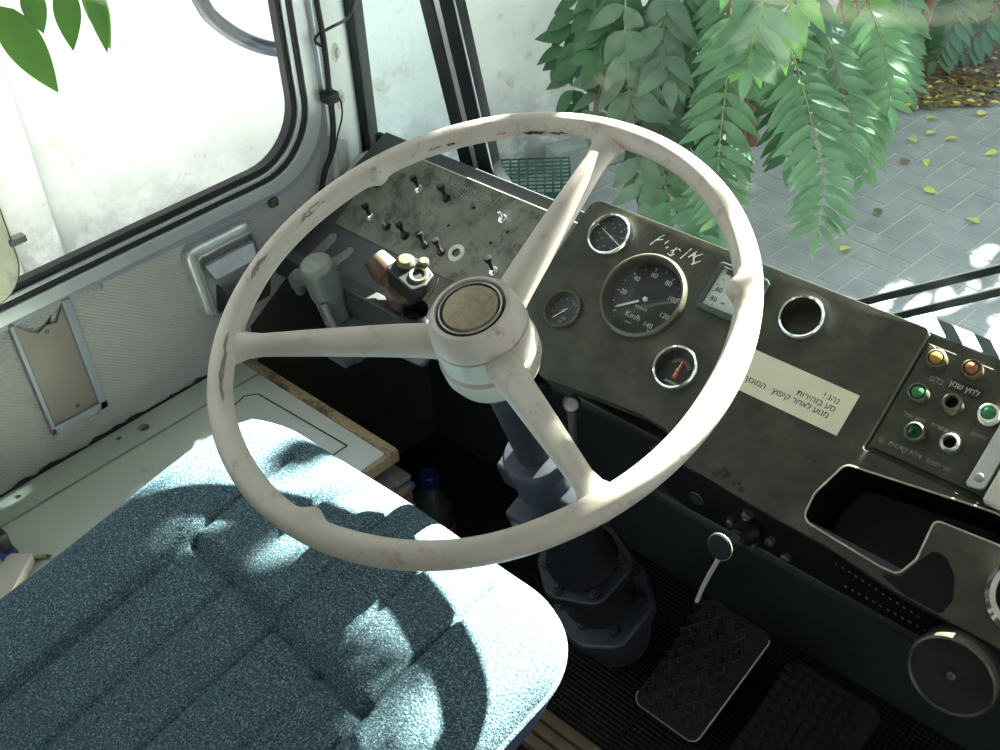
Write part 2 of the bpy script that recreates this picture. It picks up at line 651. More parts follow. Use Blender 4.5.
# bare dark chips in the paint: thin irregular flakes lying on the rim's inner side
def flake(mb, a0, a1, q0, q1, seed):
    rnd = random.Random(seed)
    n = 10
    t = bmesh.new()
    top = []
    bot = []
    for i in range(n + 1):
        a = math.radians(a0 + (a1 - a0) * i / n)
        w = math.sin(PI * min(max(i / n, .02), .98)) ** .5
        qc = math.radians((q0 + q1) / 2 + rnd.uniform(-6, 6))
        hw = math.radians((q1 - q0) / 2) * w * rnd.uniform(.45, 1.1)
        for L, q in ((top, qc + hw), (bot, qc - hw)):
            rr = .0127
            L.append(t.verts.new(((R + rr * math.cos(q)) * math.cos(a), (R + rr * math.cos(q)) * math.sin(a), rr * math.sin(q))))
    for i in range(n):
        t.faces.new((top[i], top[i + 1], bot[i + 1], bot[i]))
    mb.merge(t)
for s_, (a0, a1, q0, q1, m_) in enumerate([(132, 138, 158, 180, 'rust'), (139, 143, 160, 172, 'scuffed'), (112, 118, 168, 192, 'rust'), (106, 111, 172, 186, 'rust'), (122, 125, 165, 175, 'scuffed'), (156, 161, 130, 155, 'scuffed'), (172, 180, 115, 145, 'scuffed'),
                                          (192, 200, 100, 130, 'scuffed'), (216, 236, 112, 136, 'scuffed'), (86, 88, 194, 202, 'rust'), (73, 75, 192, 198, 'rust'), (311, 314, 300, 308, 'rust'), (320, 326, 300, 308, 'rust')]):
    mb = MB()
    flake(mb, a0, a1, q0, q1, s_)
    mb.build('paint_chip', M[m_], rim, WM, recalc=False)
# spokes: blade like bars, dipping towards the hub
for ang in (-23.5, 95.5, -143):
    a = math.radians(ang)
    ca, sa = math.cos(a), math.sin(a)
    t = bmesh.new()
    prev = None
    N = 14
    st = []
    for i in range(N + 1):
        f = i / N
        r = .036 + (.243 - .036) * f
        z = -.034 + .032 * (f ** .75)
        w = .0165 - .0075 * f
        if f > .86:
            w += .012 * ((f - .86) / .14) ** 2
        hgt = .012 - .004 * f
        sec = [(-w, -hgt), (-w * .95, hgt * .4), (-w * .45, hgt), (w * .45, hgt), (w * .95, hgt * .4), (w, -hgt), (w * .5, -hgt * 1.3), (-w * .5, -hgt * 1.3)]
        st.append([t.verts.new((r * ca - y * sa, r * sa + y * ca, z + h)) for y, h in sec])
    for A, B in zip(st, st[1:]):
        for j in range(8):
            t.faces.new((A[j], A[(j + 1) % 8], B[(j + 1) % 8], B[j]))
    t.faces.new(st[0])
    t.faces.new(st[-1][::-1])
    mb = MB()
    mb.merge(t)
    mb.build('spoke', M['wheel'], wheel, WM, ang=50)
mb = MB()
mb.lathe([(.0335, .004), (.0345, .0065), (.038, .0055), (.042, 0), (.0455, -.012), (.0468, -.0205), (.0445, -.0212), (.0445, -.0222), (.0470, -.0229), (.0475, -.03), (.047, -.05), (.0455, -.052), (.0495, -.054), (.0492, -.07), (.044, -.084), (.03, -.09), (.0, -.09)], 56)
mb.build('hub', M['wheel'], wheel, WM)
mb = MB()
mb.lathe([(0, .0095), (.012, .0093), (.021, .0083), (.026, .0066), (.0272, .0045), (.0272, -.002), (0, -.002)], 48)
cap = mb.build('horn_button', M['hubcap'], wheel, WM)
cap['label'] = 'domed brass-grey horn button'
mb = MB()
mb.tube([(.0300 * math.cos(2 * PI * i / 48), .0300 * math.sin(2 * PI * i / 48), .0055) for i in range(48)], .0011, 8, True)
mb.build('button_ring', M['steel'], cap, WM)
mb = MB()
mb.lathe([(.0272, .003), (.0336, .0042), (.0336, -.001), (.0272, -.001)], 48)
mb.build('groove', M['hubring'], cap, WM)

# ------------------------------------------------------------------ steering column
col = thing('steering_column', 'dark steering column with bolted blue-grey castings below the wheel', 'steering column', tuple(WM @ V(0, 0, -.72)))
mb = MB()
mb.lathe([(0, -.088), (.021, -.088), (.0205, -.24), (.03, -.241), (.03, -.25), (0, -.25)], 32)
mb.build('tube', M['column'], col, WM)
mb = MB()
mb.lathe([(.021, -.236), (.034, -.238), (.0375, -.244), (.0375, -.258), (.033, -.262), (.031, -.28), (.036, -.30), (.037, -.36), (.033, -.372), (.0, -.372)], 40)
cl = mb.box((-.062, -.02, -.33), (.0, .02, -.288), .006).box((.02, -.018, -.325), (.075, .016, -.29), .006).box((-.02, -.058, -.345), (.02, -.02, -.30), .006).build('upper_clamp', M['casting'], col, WM)
def bolt(p, d, r, parent, m_='bolt', h=.01, name='bolt'):
    d = Vector(d)
    A = WM @ axis_to(p, Vector(p) + d)
    mb = MB()
    mb.lathe([(0, h), (r * .55, h), (r * .6, h * .7), (r, h * .65), (r, 0), (0, 0)], 6)
    mb.lathe([(r * 1.25, h * .15), (r * 1.25, 0), (0, 0)], 16)
    mb.lathe([(0, h * .151), (r * 1.25, h * .15)], 16)
    return mb.build(name, M[m_], parent, A)
bolt((-.062, 0, -.31), (-1, 0, 0), .009, cl)
bolt((.0, -.058, -.322), (0, -1, 0), .0105, cl)
bolt((.075, 0, -.307), (1, 0, 0), .009, cl)
mb = MB()
mb.lathe([(.03, -.37), (.036, -.38), (.037, -.46), (.045, -.475), (.045, -.485), (.0, -.485)], 40)
mb.build('lower_tube', M['castdark'], col, WM)
mb = MB()
mb.prism(rpoly([(-.055, -.03), (-.01, -.066), (.055, -.04), (.06, .035), (0, .06), (-.055, .035)], .025), -.505, -.488, bev=.004)
mb.lathe([(.04, -.488), (.044, -.5), (.044, -.56), (.048, -.585), (0, -.585)], 36)
ub = mb.build('upper_flange', M['castdark'], col, WM)
for x, y in ((-.036, -.03), (-.002, -.05), (.042, -.03), (.042, .024)):
    bolt((x, y, -.488), (0, 0, 1), .007, ub, 'castdark')
mb = MB()
mb.prism(rpoly([(-.062, -.01), (-.036, -.062), (.02, -.072), (.068, -.044), (.07, .03), (.02, .072), (-.046, .05)], .028), -.612, -.59, bev=.005)
mb.lathe([(.05, -.612), (.057, -.625), (.057, -.66), (.05, -.70), (.045, -.72), (0, -.72)], 36)
lf = mb.build('lower_flange', M['casting'], col, WM)
for x, y in ((-.036, -.037), (.006, -.044), (.046, -.028), (.048, .026), (.016, .056), (-.036, .03)):
    bolt((x, y, -.59), (0, 0, 1), .0075, lf, 'castdark')

# hand lever and clamp shaft beside the column
lv = thing('column_lever', 'small dark metal lever in the opening right of the steering column', 'lever', (-.04, .205, -.33))
mb = MB()
mb.tube([(-.052, .205, -.33), (-.05, .20, -.30), (-.047, .195, -.26)], [.005, .005, .006], 10)
mb.build('lever_arm', M['steel'], lv)
mb = MB()
mb.lathe([(0, .012), (.008, .01), (.011, .003), (.011, -.006), (0, -.008)], 20, axis_to((-.047, .195, -.258), (-.02, .16, -.23)))
mb.build('knob', M['bolt'], lv)

# ------------------------------------------------------------------ dashboard
dash = thing('dashboard', 'worn olive-black sloping dashboard under the windscreen', 'dashboard', (0, .40, -.30))
gauges = {'chrome': (-.108, .052, .0275), 'small': (-.111, -.054, .0235), 'speedo': (-.026, 0, .0515), 'amm': (.0585, -.06, .0265), 'empty': (.157, .048, .0255)}
pod_out = [(-.158, .090), (.281, .090), (.281, -.052), (.62, -.052), (.62, -.166), (.38, -.164), (.30, -.156), (.20, -.154), (.13, -.150), (.098, -.142), (.088, -.126), (.05, -.123), (-.014, -.129), (-.09, -.139), (-.125, -.113), (-.165, -.06)]
pod_out = rpoly(pod_out, [.016, .006, .004, .002, .002, .01, .02, .02, .02, .01, .012, .03, .02, .02, .02, .02])
cub = rpoly([(.265, -.144), (.2625, -.115), (.275, -.074), (.42, -.0535), (.47, -.056), (.47, -.088), (.437, -.080), (.376, -.085), (.379, -.127), (.371, -.1485), (.352, -.1495)], [.012, .02, .010, .008, .006, .006, .006, .006, .012, .010, .012])
holes = [circ(x, y, r * .93, 40) for (x, y, r) in gauges.values()] + [cub, circ(.482, -.112, .034, 40)]
mb = MB()
mb.prism(pod_out, -.026, 0, holes, bev=.001)
pod = mb.build('instrument_panel', M['dash'], dash, DM)
for (x, y, r) in list(gauges.values()) + [(.482, -.112, .0365)]:
    mb = MB()
    mb.lathe([(r * .93, -.001), (r * .93, -.03), (0, -.03)], 32, T(x, y, 0))
    mb.build('gauge_well', M['dashdark'], pod, DM)
# white brush marks daubed over the speedometer, and chips on the lip
mb = MB()
def dab(pts, w, mi=0, h=.0006):
    P = [Vector((-.018 + (p[0] + .018) * .82, .067 + (p[1] - .06) * .8, h)) for p in pts]
    for a, b in zip(P, P[1:]):
        d = (b - a)
        n_ = Vector((-d.y, d.x, 0)).normalized() * w * random.uniform(.6, 1.2)
        mb.quad([a - n_ * .6, b - n_ * .3, b + n_ * .5, a + n_], mi)
for pts, w in (([(-.062, .052), (-.056, .066), (-.05, .074)], .0012), ([(-.058, .062), (-.048, .067)], .0013), ([(-.042, .062), (-.039, .069)], .0018), ([(-.037, .056), (-.034, .060)], .0014),
               ([(-.024, .052), (-.022, .064)], .0014), ([(-.028, .055), (-.018, .063), (-.014, .06)], .0012), ([(-.03, .05), (-.024, .048), (-.02, .053)], .0016), ([(-.008, .05), (-.002, .066), (0, .071)], .0016),
               ([(.002, .056), (.009, .069)], .0014), ([(.006, .066), (.012, .054), (.014, .05)], .002), ([(.003, .06), (.012, .062)], .0018), ([(.010, .06), (.019, .069)], .0011), ([(.012, .048), (.022, .058)], .0012)):
    dab(pts, w)
mb.build('white_daub', M['whitepaint'], pod, DM, smooth=False, recalc=False)
for cl_ in (((.165, -.139), (.170, -.143), (.174, -.139), (.168, -.136), (.160, -.145)), ((.184, -.145), (.189, -.141), (.194, -.146)), ((.246, -.085),)):
    mb = MB()
    for x, y in cl_:
        a0 = random.uniform(0, 6)
        mb.prism([(x + random.uniform(.5, 1.1) * .0042 * math.cos(a0 + q), y + random.uniform(.5, 1.1) * .0042 * math.sin(a0 + q)) for q in (0, 1, 2, 3, 4, 5.2)], 0, .0004)
    mb.build('black_chip', M['fascia'], pod, DM, smooth=False)
mb = MB()
mb.prism(rpoly([(.374, -.1495), (.382, -.127), (.389, -.110), (.403, -.113), (.416, -.125), (.425, -.146), (.421, -.1625), (.386, -.1625), (.350, -.155)], [.004, .004, .008, .01, .01, .012, .004, .004, .004]), 0, .0005)
mb.build('black_patch', M['tray'], pod, DM)
mb = MB()
mb.prism(rect(.144, .0805, .183, .0835, .0014), 0, .0012)
mb.build('slot', M['dashdark'], pod, DM)
# recessed panel to the left with the switch plate
mb = MB()
mb.prism(rpoly([(-.578, -.165), (-.575, -.03), (-.548, .077), (-.14, .077), (-.14, -.165)], .004), -.05, -.027, bev=.002)
lp = mb.build('side_panel', M['frame'], dash, DM)
mb = MB()
holes = [circ(-.3165, -.041, .0062, 20), circ(-.331, .0235, .0028, 12), circ(-.276, -.01, .0025, 12), circ(-.262, .012, .0025, 12), circ(-.50, -.004, .004, 12), circ(-.352, -.012, .0022, 12)]
mb.prism(rpoly([(-.532, -.077), (-.522, .052), (-.505, .0585), (-.135, .0585), (-.135, -.078)], [.003, .01, .004, .002, .002]), -.027, -.0245, holes)
sp = mb.build('switch_plate', M['plate'], dash, DM)
sp['label'] = 'scuffed pale switch plate'
mb = MB()
mb.tube([(-.505, .0585, -.0245), (-.14, .0585, -.0245)], .0009, 6)
mb.lathe([(.0062, .0003), (.0125, .0003), (.0125, 0), (.0062, 0)], 24, T(-.3165, -.041, -.0245))
mb.build('bright_edge', M['worn_edge'], sp, DM)
# maker's badge pressed into the plate: outlined cartouche with a pointed foot
mb = MB()
H_ = -.0243
bo = [(-.398, .050), (-.394, .038), (-.372, .036), (-.352, .030), (-.330, .036), (-.308, .038), (-.304, .050)]
for a, b in zip(bo, bo[1:]):
    mb.tube([(a[0], a[1], H_), (b[0], b[1], H_)], .0004, 5)
bo = [(-.392, .049), (-.389, .041), (-.370, .0395), (-.352, .034), (-.332, .0395), (-.313, .041), (-.310, .049)]
for a, b in zip(bo, bo[1:]):
    mb.tube([(a[0], a[1], H_), (b[0], b[1], H_)], .0003, 5)
text_into(mb, 'LEYLAND MOTORS', .0085, T(-.352, .0445, H_))
mb.build('badge', M['dimprint'], sp, DM, recalc=False)
for b_, x, y in (('רואיו', -.405, -.066), ('הריחב', -.372, -.063)):
    mb = MB()
    text_into(mb, b_, .0075, T(x, y, H_))
    mb.build('lettering', M['dimprint'], sp, DM, recalc=False, smooth=False)
# light reflections painted as pale patches on the lower part of the side panel
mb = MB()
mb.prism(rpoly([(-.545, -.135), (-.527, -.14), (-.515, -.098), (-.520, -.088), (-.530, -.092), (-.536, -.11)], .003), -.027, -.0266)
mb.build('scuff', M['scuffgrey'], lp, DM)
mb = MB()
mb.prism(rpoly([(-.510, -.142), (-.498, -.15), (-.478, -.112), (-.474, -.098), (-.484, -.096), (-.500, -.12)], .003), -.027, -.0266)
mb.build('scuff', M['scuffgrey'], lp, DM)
# right hand lower base and warning lamp panel
mb = MB()
mb.prism(rect(.281, -.052, .62, .088, .002), -.03, -.009)
mb.build('side_panel', M['dash'], dash, DM)
mb = MB()
holes = [circ(x, y, .0085, 20) for x, y in ((.302, .062), (.337, .066), (.303, .0225), (.337, .026), (.319, -.0155), (.354, -.0115), (.3715, .031))]
mb.prism(rpoly([(.285, -.0455), (.285, .0765), (.62, .0765), (.62, -.0415)], [.004, .002, .002, .002]), -.009, -.003, holes, bev=.001)
lpn = mb.build('lamp_panel', M['dash'], dash, DM)
mb = MB()
mb.lathe([(0, .0012), (.0036, .001), (.0042, 0)], 20, T(.2935, -.036, -.003))
mb.box((-.0036, -.0005, .001), (.0036, .0005, .0014), 0, T(.2935, -.036, -.003) @ Matrix.Rotation(1.2, 4, 'Z'))
mb.build('screw', M['bezel'], lpn, DM)
mb = MB()
mb.lathe([(0, .0012), (.0036, .001), (.0042, 0)], 20, T(.2915, .071, -.003))
mb.build('screw', M['bezel'], lpn, DM)
mb = MB()
mb.prism(rect(.323, .0405, .356, .0525, .001), -.003, -.0024)
tp = mb.build('label_tape', M['label_black'], lpn, DM)
mb = MB()
text_into(mb, 'ןמש ץחל', .0085, T(.3385, .0465, -.0023))
mb.build('lettering', M['paleprint'], tp, DM, smooth=False, recalc=False)
for b_, x, y, s_ in (('םלב', .311, .0435, .0085), ('ריוא ץחל', .310, -.0005, .0065), ('תירוחא תלד', .3425, .0005, .006), ('תימדק תלד', .318, -.0345, .0075), ('םינפל רוא', .353, -.0345, .006), ('םומיח', .372, .0085, .006)):
    mb = MB()
    text_into(mb, b_, s_, T(x, y, -.0029))
    mb.build('lettering', M['dimprint'], lpn, DM, smooth=False, recalc=False)
# bright strap screwed over the panel's right edge
mb = MB()
mb.prism(rpoly([(.384, -.042), (.401, -.040), (.404, .08), (.386, .08)], [.003, .006, .001, .001]), -.003, .003, bev=.0008)
sb = mb.build('metal_strap', M['alu'], dash, DM)
sb['label'] = 'bright metal strap'
mb = MB()
mb.lathe([(0, .002), (.0035, .0018), (.0048, 0)], 20, T(.3925, -.030, .003))
mb.box((-.004, -.0006, .0018), (.004, .0006, .0024), 0, T(.3925, -.030, .003) @ Matrix.Rotation(.3, 4, 'Z'))
mb.build('screw', M['steel'], sb, DM)
mb = MB()
mb.prism(rect(.406, -.05, .43, .08, .002), -.009, .012, bev=.002)
mb.build('cream_bracket', M['creamtrim'], dash, DM)
# cubby tray let into the panel
mb = MB()
t = bmesh.new()
cx = sum(p[0] for p in cub) / len(cub)
cy = sum(p[1] for p in cub) / len(cub)
lev = [(1, -.002), (.985, -.02), (.94, -.05), (.86, -.062), (.5, -.064)]
rg = [[t.verts.new((cx + (p[0] - cx) * f, cy + (p[1] - cy) * f, h)) for p in cub] for f, h in lev]
for A, B in zip(rg, rg[1:]):
    for i in range(len(cub)):
        j = (i + 1) % len(cub)
        t.faces.new((A[i], A[j], B[j], B[i]))
t.faces.new(rg[-1])
mb.merge(t)
tray = mb.build('tray', M['tray'], dash, DM)
mb = MB()
mb.tube([(p[0], p[1], .0005) for p in cub], .0011, 8, True)
mb.build('tray_edge', M['worn_edge'], tray, DM)
# black fascia hanging under the lip
mb = MB()
FM = frame((0, .182, -.240), (1, 0, 0), (0, .12, -.99), (0, -.99, -.12))
fo = rpoly([(.062, .008), (.62, .008), (.62, .098), (.45, .094), (.30, .092), (.15, .086), (.10, .072)], [.01, .002, .002, .05, .05, .03, .03])
mb.prism(fo, -.012, 0, bev=.002)
fas = mb.build('fascia', M['fascia'], dash, FM)
mb = MB()
mb.lathe([(0, .001), (.0085, .001), (.0095, 0)], 20, T(.137, .053, 0))
mb.build('blank_plug', M['spk'], fas, FM)
for x, y in ((.203, .032), (.184, .058), (.232, .053), (.211, .075), (.252, .066)):
    mb = MB()
    mb.lathe([(0, .007), (.0035, .007), (.0055, .005), (.0055, 0), (.008, 0)], 16, T(x, y, 0))
    mb.build('stud', M['bezel'], fas, FM)
mb = MB()
for i in range(13):
    mb.prism(rpoly([(.305 + i * .0075, .034 + i * .0011 + random.uniform(-.001, .001)), (.3085 + i * .0075, .035 + i * .0011), (.3075 + i * .0075, .0365 + i * .0011)], .0003), 0, .0004)
mb.build('chipped_lettering', M['dimprint'], fas, FM, smooth=False)
mb = MB()
for i in range(12):
    mb.prism(rpoly([(.318 + i * .0078, .062 + random.uniform(-.001, .001)), (.3215 + i * .0078, .063), (.3205 + i * .0078, .0648)], .0003), 0, .0004)
mb.build('chipped_lettering', M['dimprint'], fas, FM, smooth=False)
# ashtray ring at the far right of the lip
mb = MB()
mb.lathe([(.029, .012), (.034, .0135), (.0385, .009), (.0395, 0), (.033, -.001), (.029, -.004)], 40, T(.482, -.112, .001))
mb.lathe([(.029, .004), (.028, -.02), (0, -.024)], 32, T(.482, -.112, .001), mi=1)
ar = tag(mb.build('ashtray', [M['chrome'], M['dashdark']], None, DM), 'round bright-rimmed ashtray set in the lip at the far right', 'ashtray')
# unseen skirts added to stop sun leaking through the gap to the windscreen
mb = MB()
mb.box((-.575, .379, -.21), (-.158, .389, -.142), .001)
mb.box((-.157, .376, -.21), (.281, .386, -.114), .001)
mb.box((.282, .374, -.21), (.62, .383, -.128), .001)
mb.build('rear_skirt', M['wiper'], dash)
# underside
mb = MB()
mb.box((-.57, .20, -.30), (-.12, .44, -.285), .004)
mb.box((-.57, .165, -.275), (-.17, .19, -.235), .004)
mb.box((-.14, .25, -.315), (.07, .44, -.30), .004)
mb.box((-.57, .42, -.32), (.62, .438, -.20), .002)
mb.box((.06, .19, -.33), (.62, .44, -.315), .004)
mb.build('underside', M['dashdark'], dash)


# ------------------------------------------------------------------ gauges
def ring_bezel(mb, r, h, w, x=0, y=0, mi=0):
    mb.lathe([(r - w, -.004), (r - w, h * .4), (r - w * .75, h * .9), (r - w * .4, h), (r - w * .1, h * .8), (r, h * .35), (r, 0)], 48, T(x, y, 0), mi)


def dial_parts(g, key, dial_r, depth):
    x, y, r = gauges[key]
    X = DM @ T(x, y, 0)
    mb = MB()
    mb.lathe([(0, depth), (dial_r, depth)], 40)
    d = mb.build('dial', M['dial'], g, X, recalc=False)
    return X, d


def glass_disc(g, X, r, h):
    mb = MB()
    mb.lathe([(0, h + .0006), (r, h + .0006), (r, h), (0, h)], 40)
    return mb.build('glass', M['glass'], g, X)


def needle(g, X, ang, L, tail, w, h, m_='paleprint', c=(0, 0)):
    mb = MB()
    mb.prism([(-tail, -w), (L * .9, -w * .75), (L, 0), (L * .9, w * .75), (-tail, w)], h, h + .0008)
    mb.lathe([(0, h + .0025), (w * 2, h + .002), (w * 2.2, h)], 16)
    return mb.build('needle', M['whitebox'] if m_ == 'paleprint' else M[m_], g, X @ T(c[0], c[1], 0) @ Matrix.Rotation(math.radians(ang), 4, 'Z'))


def ticks(g, d, X, r0, r1, angs, w, h, m_='paleprint', name='tick_mark'):
    mb = MB()
    for a in angs:
        mb.box((r0, -w, h), (r1, w, h + .0003), 0, Matrix.Rotation(math.radians(a), 4, 'Z'))
    absorb(d, mb.build(name, M[m_], d, X, smooth=False))


def absorb(dst, src):
    bm = bmesh.new()
    bm.from_mesh(dst.data)
    n0 = len(bm.faces)
    bm.from_mesh(src.data)
    bm.faces.ensure_lookup_table()
    k0 = len(dst.data.materials)
    for f in bm.faces[n0:]:
        f.material_index += k0
    for m_ in src.data.materials:
        dst.data.materials.append(m_)
    bm.to_mesh(dst.data)
    bm.free()
    bpy.data.objects.remove(src)


def gbase(key):
    x, y, r = gauges[key]
    return tuple(DM @ V(x, y, 0))


# speedometer
g = thing('speedometer', 'large round black speedometer marked up to 140 behind the steering wheel', 'gauge', gbase('speedo'))
X, d = dial_parts(g, 'speedo', .0485, -.010)
mb = MB()
ring_bezel(mb, .0535, .008, .0065)
mb.lathe([(.047, .001), (.0455, -.0095)], 48)
mb.build('bezel', M['bezel'], g, X)
A0, DA = 222, 39.5
ticks(g, d, X, .0375, .0415, [A0 - DA * i for i in range(8)], .0005, -.0098)
ticks(g, d, X, .039, .0415, [A0 - DA * (i + .5) for i in range(7)], .0003, -.0098)
mb = MB()
for i, v in enumerate(('20', '40', '60', '80', '100', '120', '140')):
    a = math.radians(A0 - DA * (i + 1))
    text_into(mb, v, .0088, T(.0322 * math.cos(a), .0322 * math.sin(a), -.0098))
text_into(mb, 'Km/h', .0098, T(-.004, -.0235, -.0098))
mb.build('numerals', M['paleprint'], d, X, smooth=False, recalc=False)
mb = MB()
mb.box((-.010, -.0335, -.0098), (-.001, -.0315, -.0096))
for i in range(5):
    mb.box((-.0085 + i * .0036, -.0125, -.0098), (-.0063 + i * .0036, -.009, -.0095))
mb.build('counter', M['dimprint'], d, X, smooth=False, recalc=False)
needle(g, X, 217, .038, -.008, .0014, -.0075)
glass_disc(g, X, .0468, -.002)
# clock-like chrome gauge
g = thing('pressure_gauge', 'chrome-ringed round black gauge at the top left of the instrument panel', 'gauge', gbase('chrome'), 'round dashboard gauges')
X, d = dial_parts(g, 'chrome', .025, -.005)
mb = MB()
ring_bezel(mb, .0285, .009, .0055)
mb.build('bezel', M['chrome'], g, X)
ticks(g, d, X, .0175, .0205, [30 * i for i in range(12)], .0005, -.0048, 'dimprint')
mb = MB()
for a, s_ in ((60, '8'), (110, '4'), (20, '10'), (200, '0'), (250, '2'), (300, '6')):
    text_into(mb, s_, .005, T(.0135 * math.cos(math.radians(a)), .0135 * math.sin(math.radians(a)), -.0048))
mb.build('numerals', M['dimprint'], d, X, smooth=False, recalc=False)
needle(g, X, 160, .0195, .0205, .0007, -.003)
glass_disc(g, X, .0228, .002)
# small dark gauge
g = thing('oil_gauge', 'small dark-rimmed round gauge below left of the speedometer', 'gauge', gbase('small'), 'round dashboard gauges')
X, d = dial_parts(g, 'small', .0215, -.005)
mb = MB()
ring_bezel(mb, .0245, .005, .0035)
mb.build('bezel', M['bezel'], g, X)
ticks(g, d, X, .015, .018, [200, 170, 140, 110, 80, 50, 20, -10], .0004, -.0048, 'dimprint')
mb = MB()
text_into(mb, '5', .005, T(.006, .013, -.0048))
text_into(mb, 'OIL', .004, T(.004, -.008, -.0048))
text_into(mb, 'kg', .004, T(.0015, -.0125, -.0048))
mb.build('numerals', M['dimprint'], d, X, smooth=False, recalc=False)
needle(g, X, 236, .0165, .005, .0006, -.003)
glass_disc(g, X, .0208, .001)
# ammeter with red scale
g = thing('ammeter', 'small chrome-ringed gauge with a red scale below right of the speedometer', 'gauge', gbase('amm'), 'round dashboard gauges')
X, d = dial_parts(g, 'amm', .0245, -.005)
mb = MB()
ring_bezel(mb, .0275, .009, .0058)
mb.build('bezel', M['chrome'], g, X)
ticks(g, d, X, .0118, .0148, [150, 138, 126, 114, 102, 90, 78, 66, 54, 42, 30], .0005, -.0048, 'dimprint')
mb = MB()
mb.tube([(.0112 * math.cos(math.radians(a)), .0112 * math.sin(math.radians(a)), -.0047) for a in range(30, 151, 10)], .0005, 6)
mb.prism([(-.0024, -.010), (.0024, -.010), (.0016, .006), (0, .0105), (-.0016, .006)], -.005, -.0045)
mb.build('red_scale', M['redprint'], d, X, smooth=False)
mb = MB()
text_into(mb, 'AMPERES', .0042, T(0, -.0155, -.0048))
mb.build('lettering', M['paleprint'], d, X, smooth=False, recalc=False)
needle(g, X, 88, .011, .008, .0006, -.003)
glass_disc(g, X, .0218, .002)
# empty chrome ring
g = thing('empty_gauge_ring', 'empty chrome gauge ring right of the steering wheel', 'gauge ring', gbase('empty'))
X = DM @ T(gauges['empty'][0], gauges['empty'][1], 0)
mb = MB()
ring_bezel(mb, .0265, .010, .0062)
mb.build('bezel', M['chrome'], g, X)
mb = MB()
mb.lathe([(0, -.02), (.0215, -.02), (.0215, -.003)], 40)
mb.build('back_plate', M['dash'], g, X)
# square temperature gauge
g = thing('temperature_gauge', 'square grey-faced gauge in a green case beside the speedometer', 'gauge', tuple(DM @ V(.072, .042, 0)))
mb = MB()
mb.prism(rect(.0405, .0125, .104, .0725, .004), 0, .008, [rect(.046, .019, .099, .067, .002)], bev=.001)
mb.build('case', M['green_case'], g, DM)
mb = MB()
mb.prism(rect(.0455, .0185, .0995, .0675), .001, .0045)
d = mb.build('dial', M['temp_face'], g, DM)
mb = MB()
text_into(mb, '60', .0085, T(.0555, .041, .0047))
text_into(mb, '30', .0085, T(.0555, .029, .0047))
text_into(mb, 'atu', .004, T(.068, .0285, .0047))
for a in range(0, 6):
    q = math.radians(120 + a * 22)
    mb.box((-.0012, -.0004, .0046), (.0012, .0004, .0049), 0, T(.072 + .0225 * math.cos(q), .04 + .0225 * math.sin(q), 0) @ Matrix.Rotation(q, 4, 'Z'))
mb.build('numerals', M['ink'], d, DM, smooth=False, recalc=False)
mb = MB()
mb.prism([(-.004, -.0006), (.018, -.0004), (.018, .0004), (-.004, .0006)], .0052, .0058, mtx=T(.072, .041, 0) @ Matrix.Rotation(math.radians(118), 4, 'Z'))
mb.lathe([(0, .007), (.0022, .0065), (.0024, .005)], 16, T(.072, .041, 0))
mb.build('needle', M['ink'], g, DM)
mb = MB()
mb.prism(rect(.0525, .061, .075, .0672, .001), .0045, .0052)
mb.build('brown_stain', M['valvebrown'], d, DM)

# warning sticker
mb = MB()
mb.prism(rect(.1, -.0515, .2525, -.0035, .0008), 0, .0006)
st = tag(mb.build('warning_sticker', M['sticker'], None, DM), 'cream sticker with Hebrew lettering low on the instrument panel', 'sticker')
WL[st.name] = Vector(st.location)
def heb(s_):
    return s_[::-1]
for b_, x, y in (('נהג !', .2285, -.0185), ('סע בזהירות', .2155, -.0275), ('מנוע לאחר קיפוץ', .2020, -.0365), ('המוסך', .147, -.0365)):
    mb = MB()
    text_into(mb, heb(b_), .0095, T(x, y, .0007))
    mb.build('lettering', M['ink'], st, DM, smooth=False, recalc=False)

